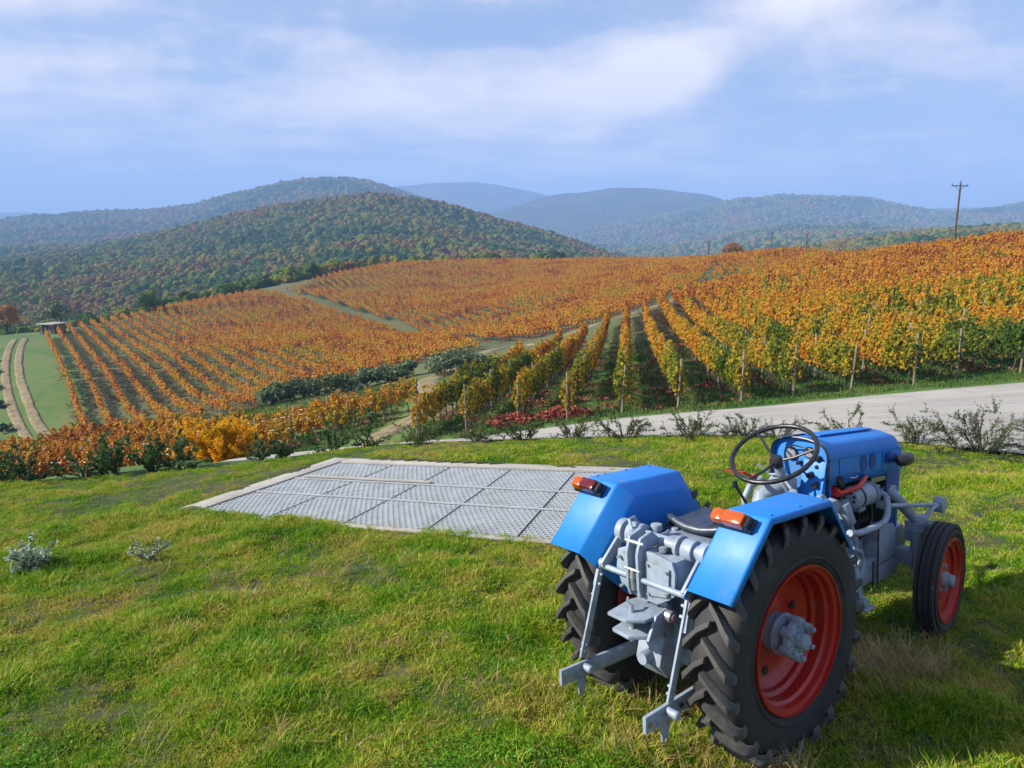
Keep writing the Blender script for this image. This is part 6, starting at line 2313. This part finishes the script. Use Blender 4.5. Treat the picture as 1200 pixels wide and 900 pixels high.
# ------------------------------------------------------------------ utility poles
def pole(x, y, hh, label, arm=2.6, az=0.0):
    root = empty('utility_pole', (x, y, gz(x, y)), az)
    setp(root, label, 'pole', 'wooden utility poles along the ridge')
    mb = MB()
    mb.tube([(0, 0, -.6), (0.02, 0, hh * .5), (0, 0, hh)], [.17, .14, .12] if y < 200 else [.3, .28, .25], 10)
    mb.obj('shaft', M['pole_wood'], root)
    mb = MB()
    mb.box((0, .12, hh - .45), (arm, .10, .13))
    mb.bar((-arm * .28, .14, hh - .5), (0, .14, hh - 1.15), .05, .03, (0, 1, 0))
    mb.bar((arm * .28, .14, hh - .5), (0, .14, hh - 1.15), .05, .03, (0, 1, 0))
    mb.obj('crossarm', M['pole_wood'], root)
    for k in (-.46, 0, .46):
        mb = MB()
        b0 = hh - .385 if k else hh
        mb.cyl((k * arm, .12 if k else 0, b0), (k * arm, .12 if k else 0, b0 + .14), .03, n=8)
        mb.cyl((k * arm, .12 if k else 0, b0 + .10), (k * arm, .12 if k else 0, b0 + .26), .075, .05, 8)
        mb.obj('insulator', M['black_plastic'], root)


pole(65.9, 112.8, 9.6, 'tall brown utility pole with crossarm rising above the vineyard ridge', 2.6, .1)
pole(130.3, 334.8, 4.3 - gz(130.3, 334.8), 'distant pole nearest left of the tall utility pole', 1.6, .1)
pole(118.3, 344.8, 5.1 - gz(118.3, 344.8), 'distant pole between the round brown tree and the next pole', 2.4, .1)
pole(79.2, 303.9, 1.0 - gz(79.2, 303.9), 'distant pole just left of the round brown tree', 2.2, .1)
pole(85.3, 425.3, -5.5 - gz(85.3, 425.3), 'smallest distant pole at the right foot of the wooded hill', 2.0, .1)

# ------------------------------------------------------------------ hut at the end of the rutted track
hx_, hy_ = -93.5, 151.0
hut = empty('hut', (hx_, hy_, gz(hx_, hy_)), math.radians(-14))
hut.scale = (.7, .7, .75)
setp(hut, 'small brown hut with a flat grey roof above the vines', 'hut')
mb = MB()
mb.box((0, 2.0, 1.0), (4.4, .2, 3.0))
mb.box((-2.1, 0, 1.0), (.2, 4.2, 3.0))
mb.box((2.1, 0, 1.0), (.2, 4.2, 3.0))
mb.box((1.1, -2.0, 1.0), (1.8, .2, 3.0))
mb.obj('wall', M['hut_wall'], hut)
MB().box((0, -.2, 2.62), (5.4, 5.4, .26)).obj('roof', M['hut_roof'], hut, True, .03)
MB().box((-.9, -1.9, .9), (1.6, .08, 2.2)).obj('door', M['dark_opening'], hut)
MB().box((1.1, -2.12, 1.35), (.8, .05, .8)).obj('window', M['car_glass'], hut)
for x_ in (-2.3, 0.0, 2.3):
    MB().box((x_, -2.6, 1.0), (.16, .16, 3.0)).obj('post', M['pole_wood'], hut)

# red car beyond the ridge, at the right edge of the view
car = empty('parked_car', (85.9, 124.5, gz(85.9, 124.5) + .05), math.radians(10))
setp(car, 'small red parked car beyond the ridge at the right edge', 'car')
mb = MB()
mb.prism([(-2.0, .35), (-2.05, .75), (-1.55, .92), (-1.1, 1.40), (.55, 1.44), (1.15, .98), (1.95, .85), (2.05, .35)], -.82, .82, 'y')
mb.obj('body', M['car_red'], car, True, .06)
mb = MB()
mb.prism([(-1.32, .98), (-1.0, 1.33), (.48, 1.36), (.98, .99)], -.826, .826, 'y')
mb.obj('window', M['car_glass'], car)
for x_ in (-1.25, 1.25):
    for s_ in (-1, 1):
        mb = MB()
        mb.cyl((x_, .68 * s_, .32), (x_, .85 * s_, .32), .32, n=20)
        w_ = mb.obj('wheel', M['tyre_rubber'], car, True, .03)
        mb = MB()
        mb.cyl((x_, .845 * s_, .32), (x_, .862 * s_, .32), .19, n=14)
        mb.obj('rim', M['steel'], w_)

# ------------------------------------------------------------------ haze
hzb = MB().box((0, 3400, 85), (36000, 7800, 700))
hm, ht, hb = new_mat('air')
ht.nodes.clear()
pv = N(ht, 'ShaderNodeVolumePrincipled')
pv.inputs['Color'].default_value = (0.31, 0.50, 0.92, 1)
pv.inputs['Density'].default_value = 3.1e-4
ho = N(ht, 'ShaderNodeOutputMaterial')
ht.links.new(pv.outputs[0], ho.inputs['Volume'])
hz = hzb.obj('haze', hm, sm=False, kind='stuff', label='thin blue haze hanging over the valley and hills', cat='haze')
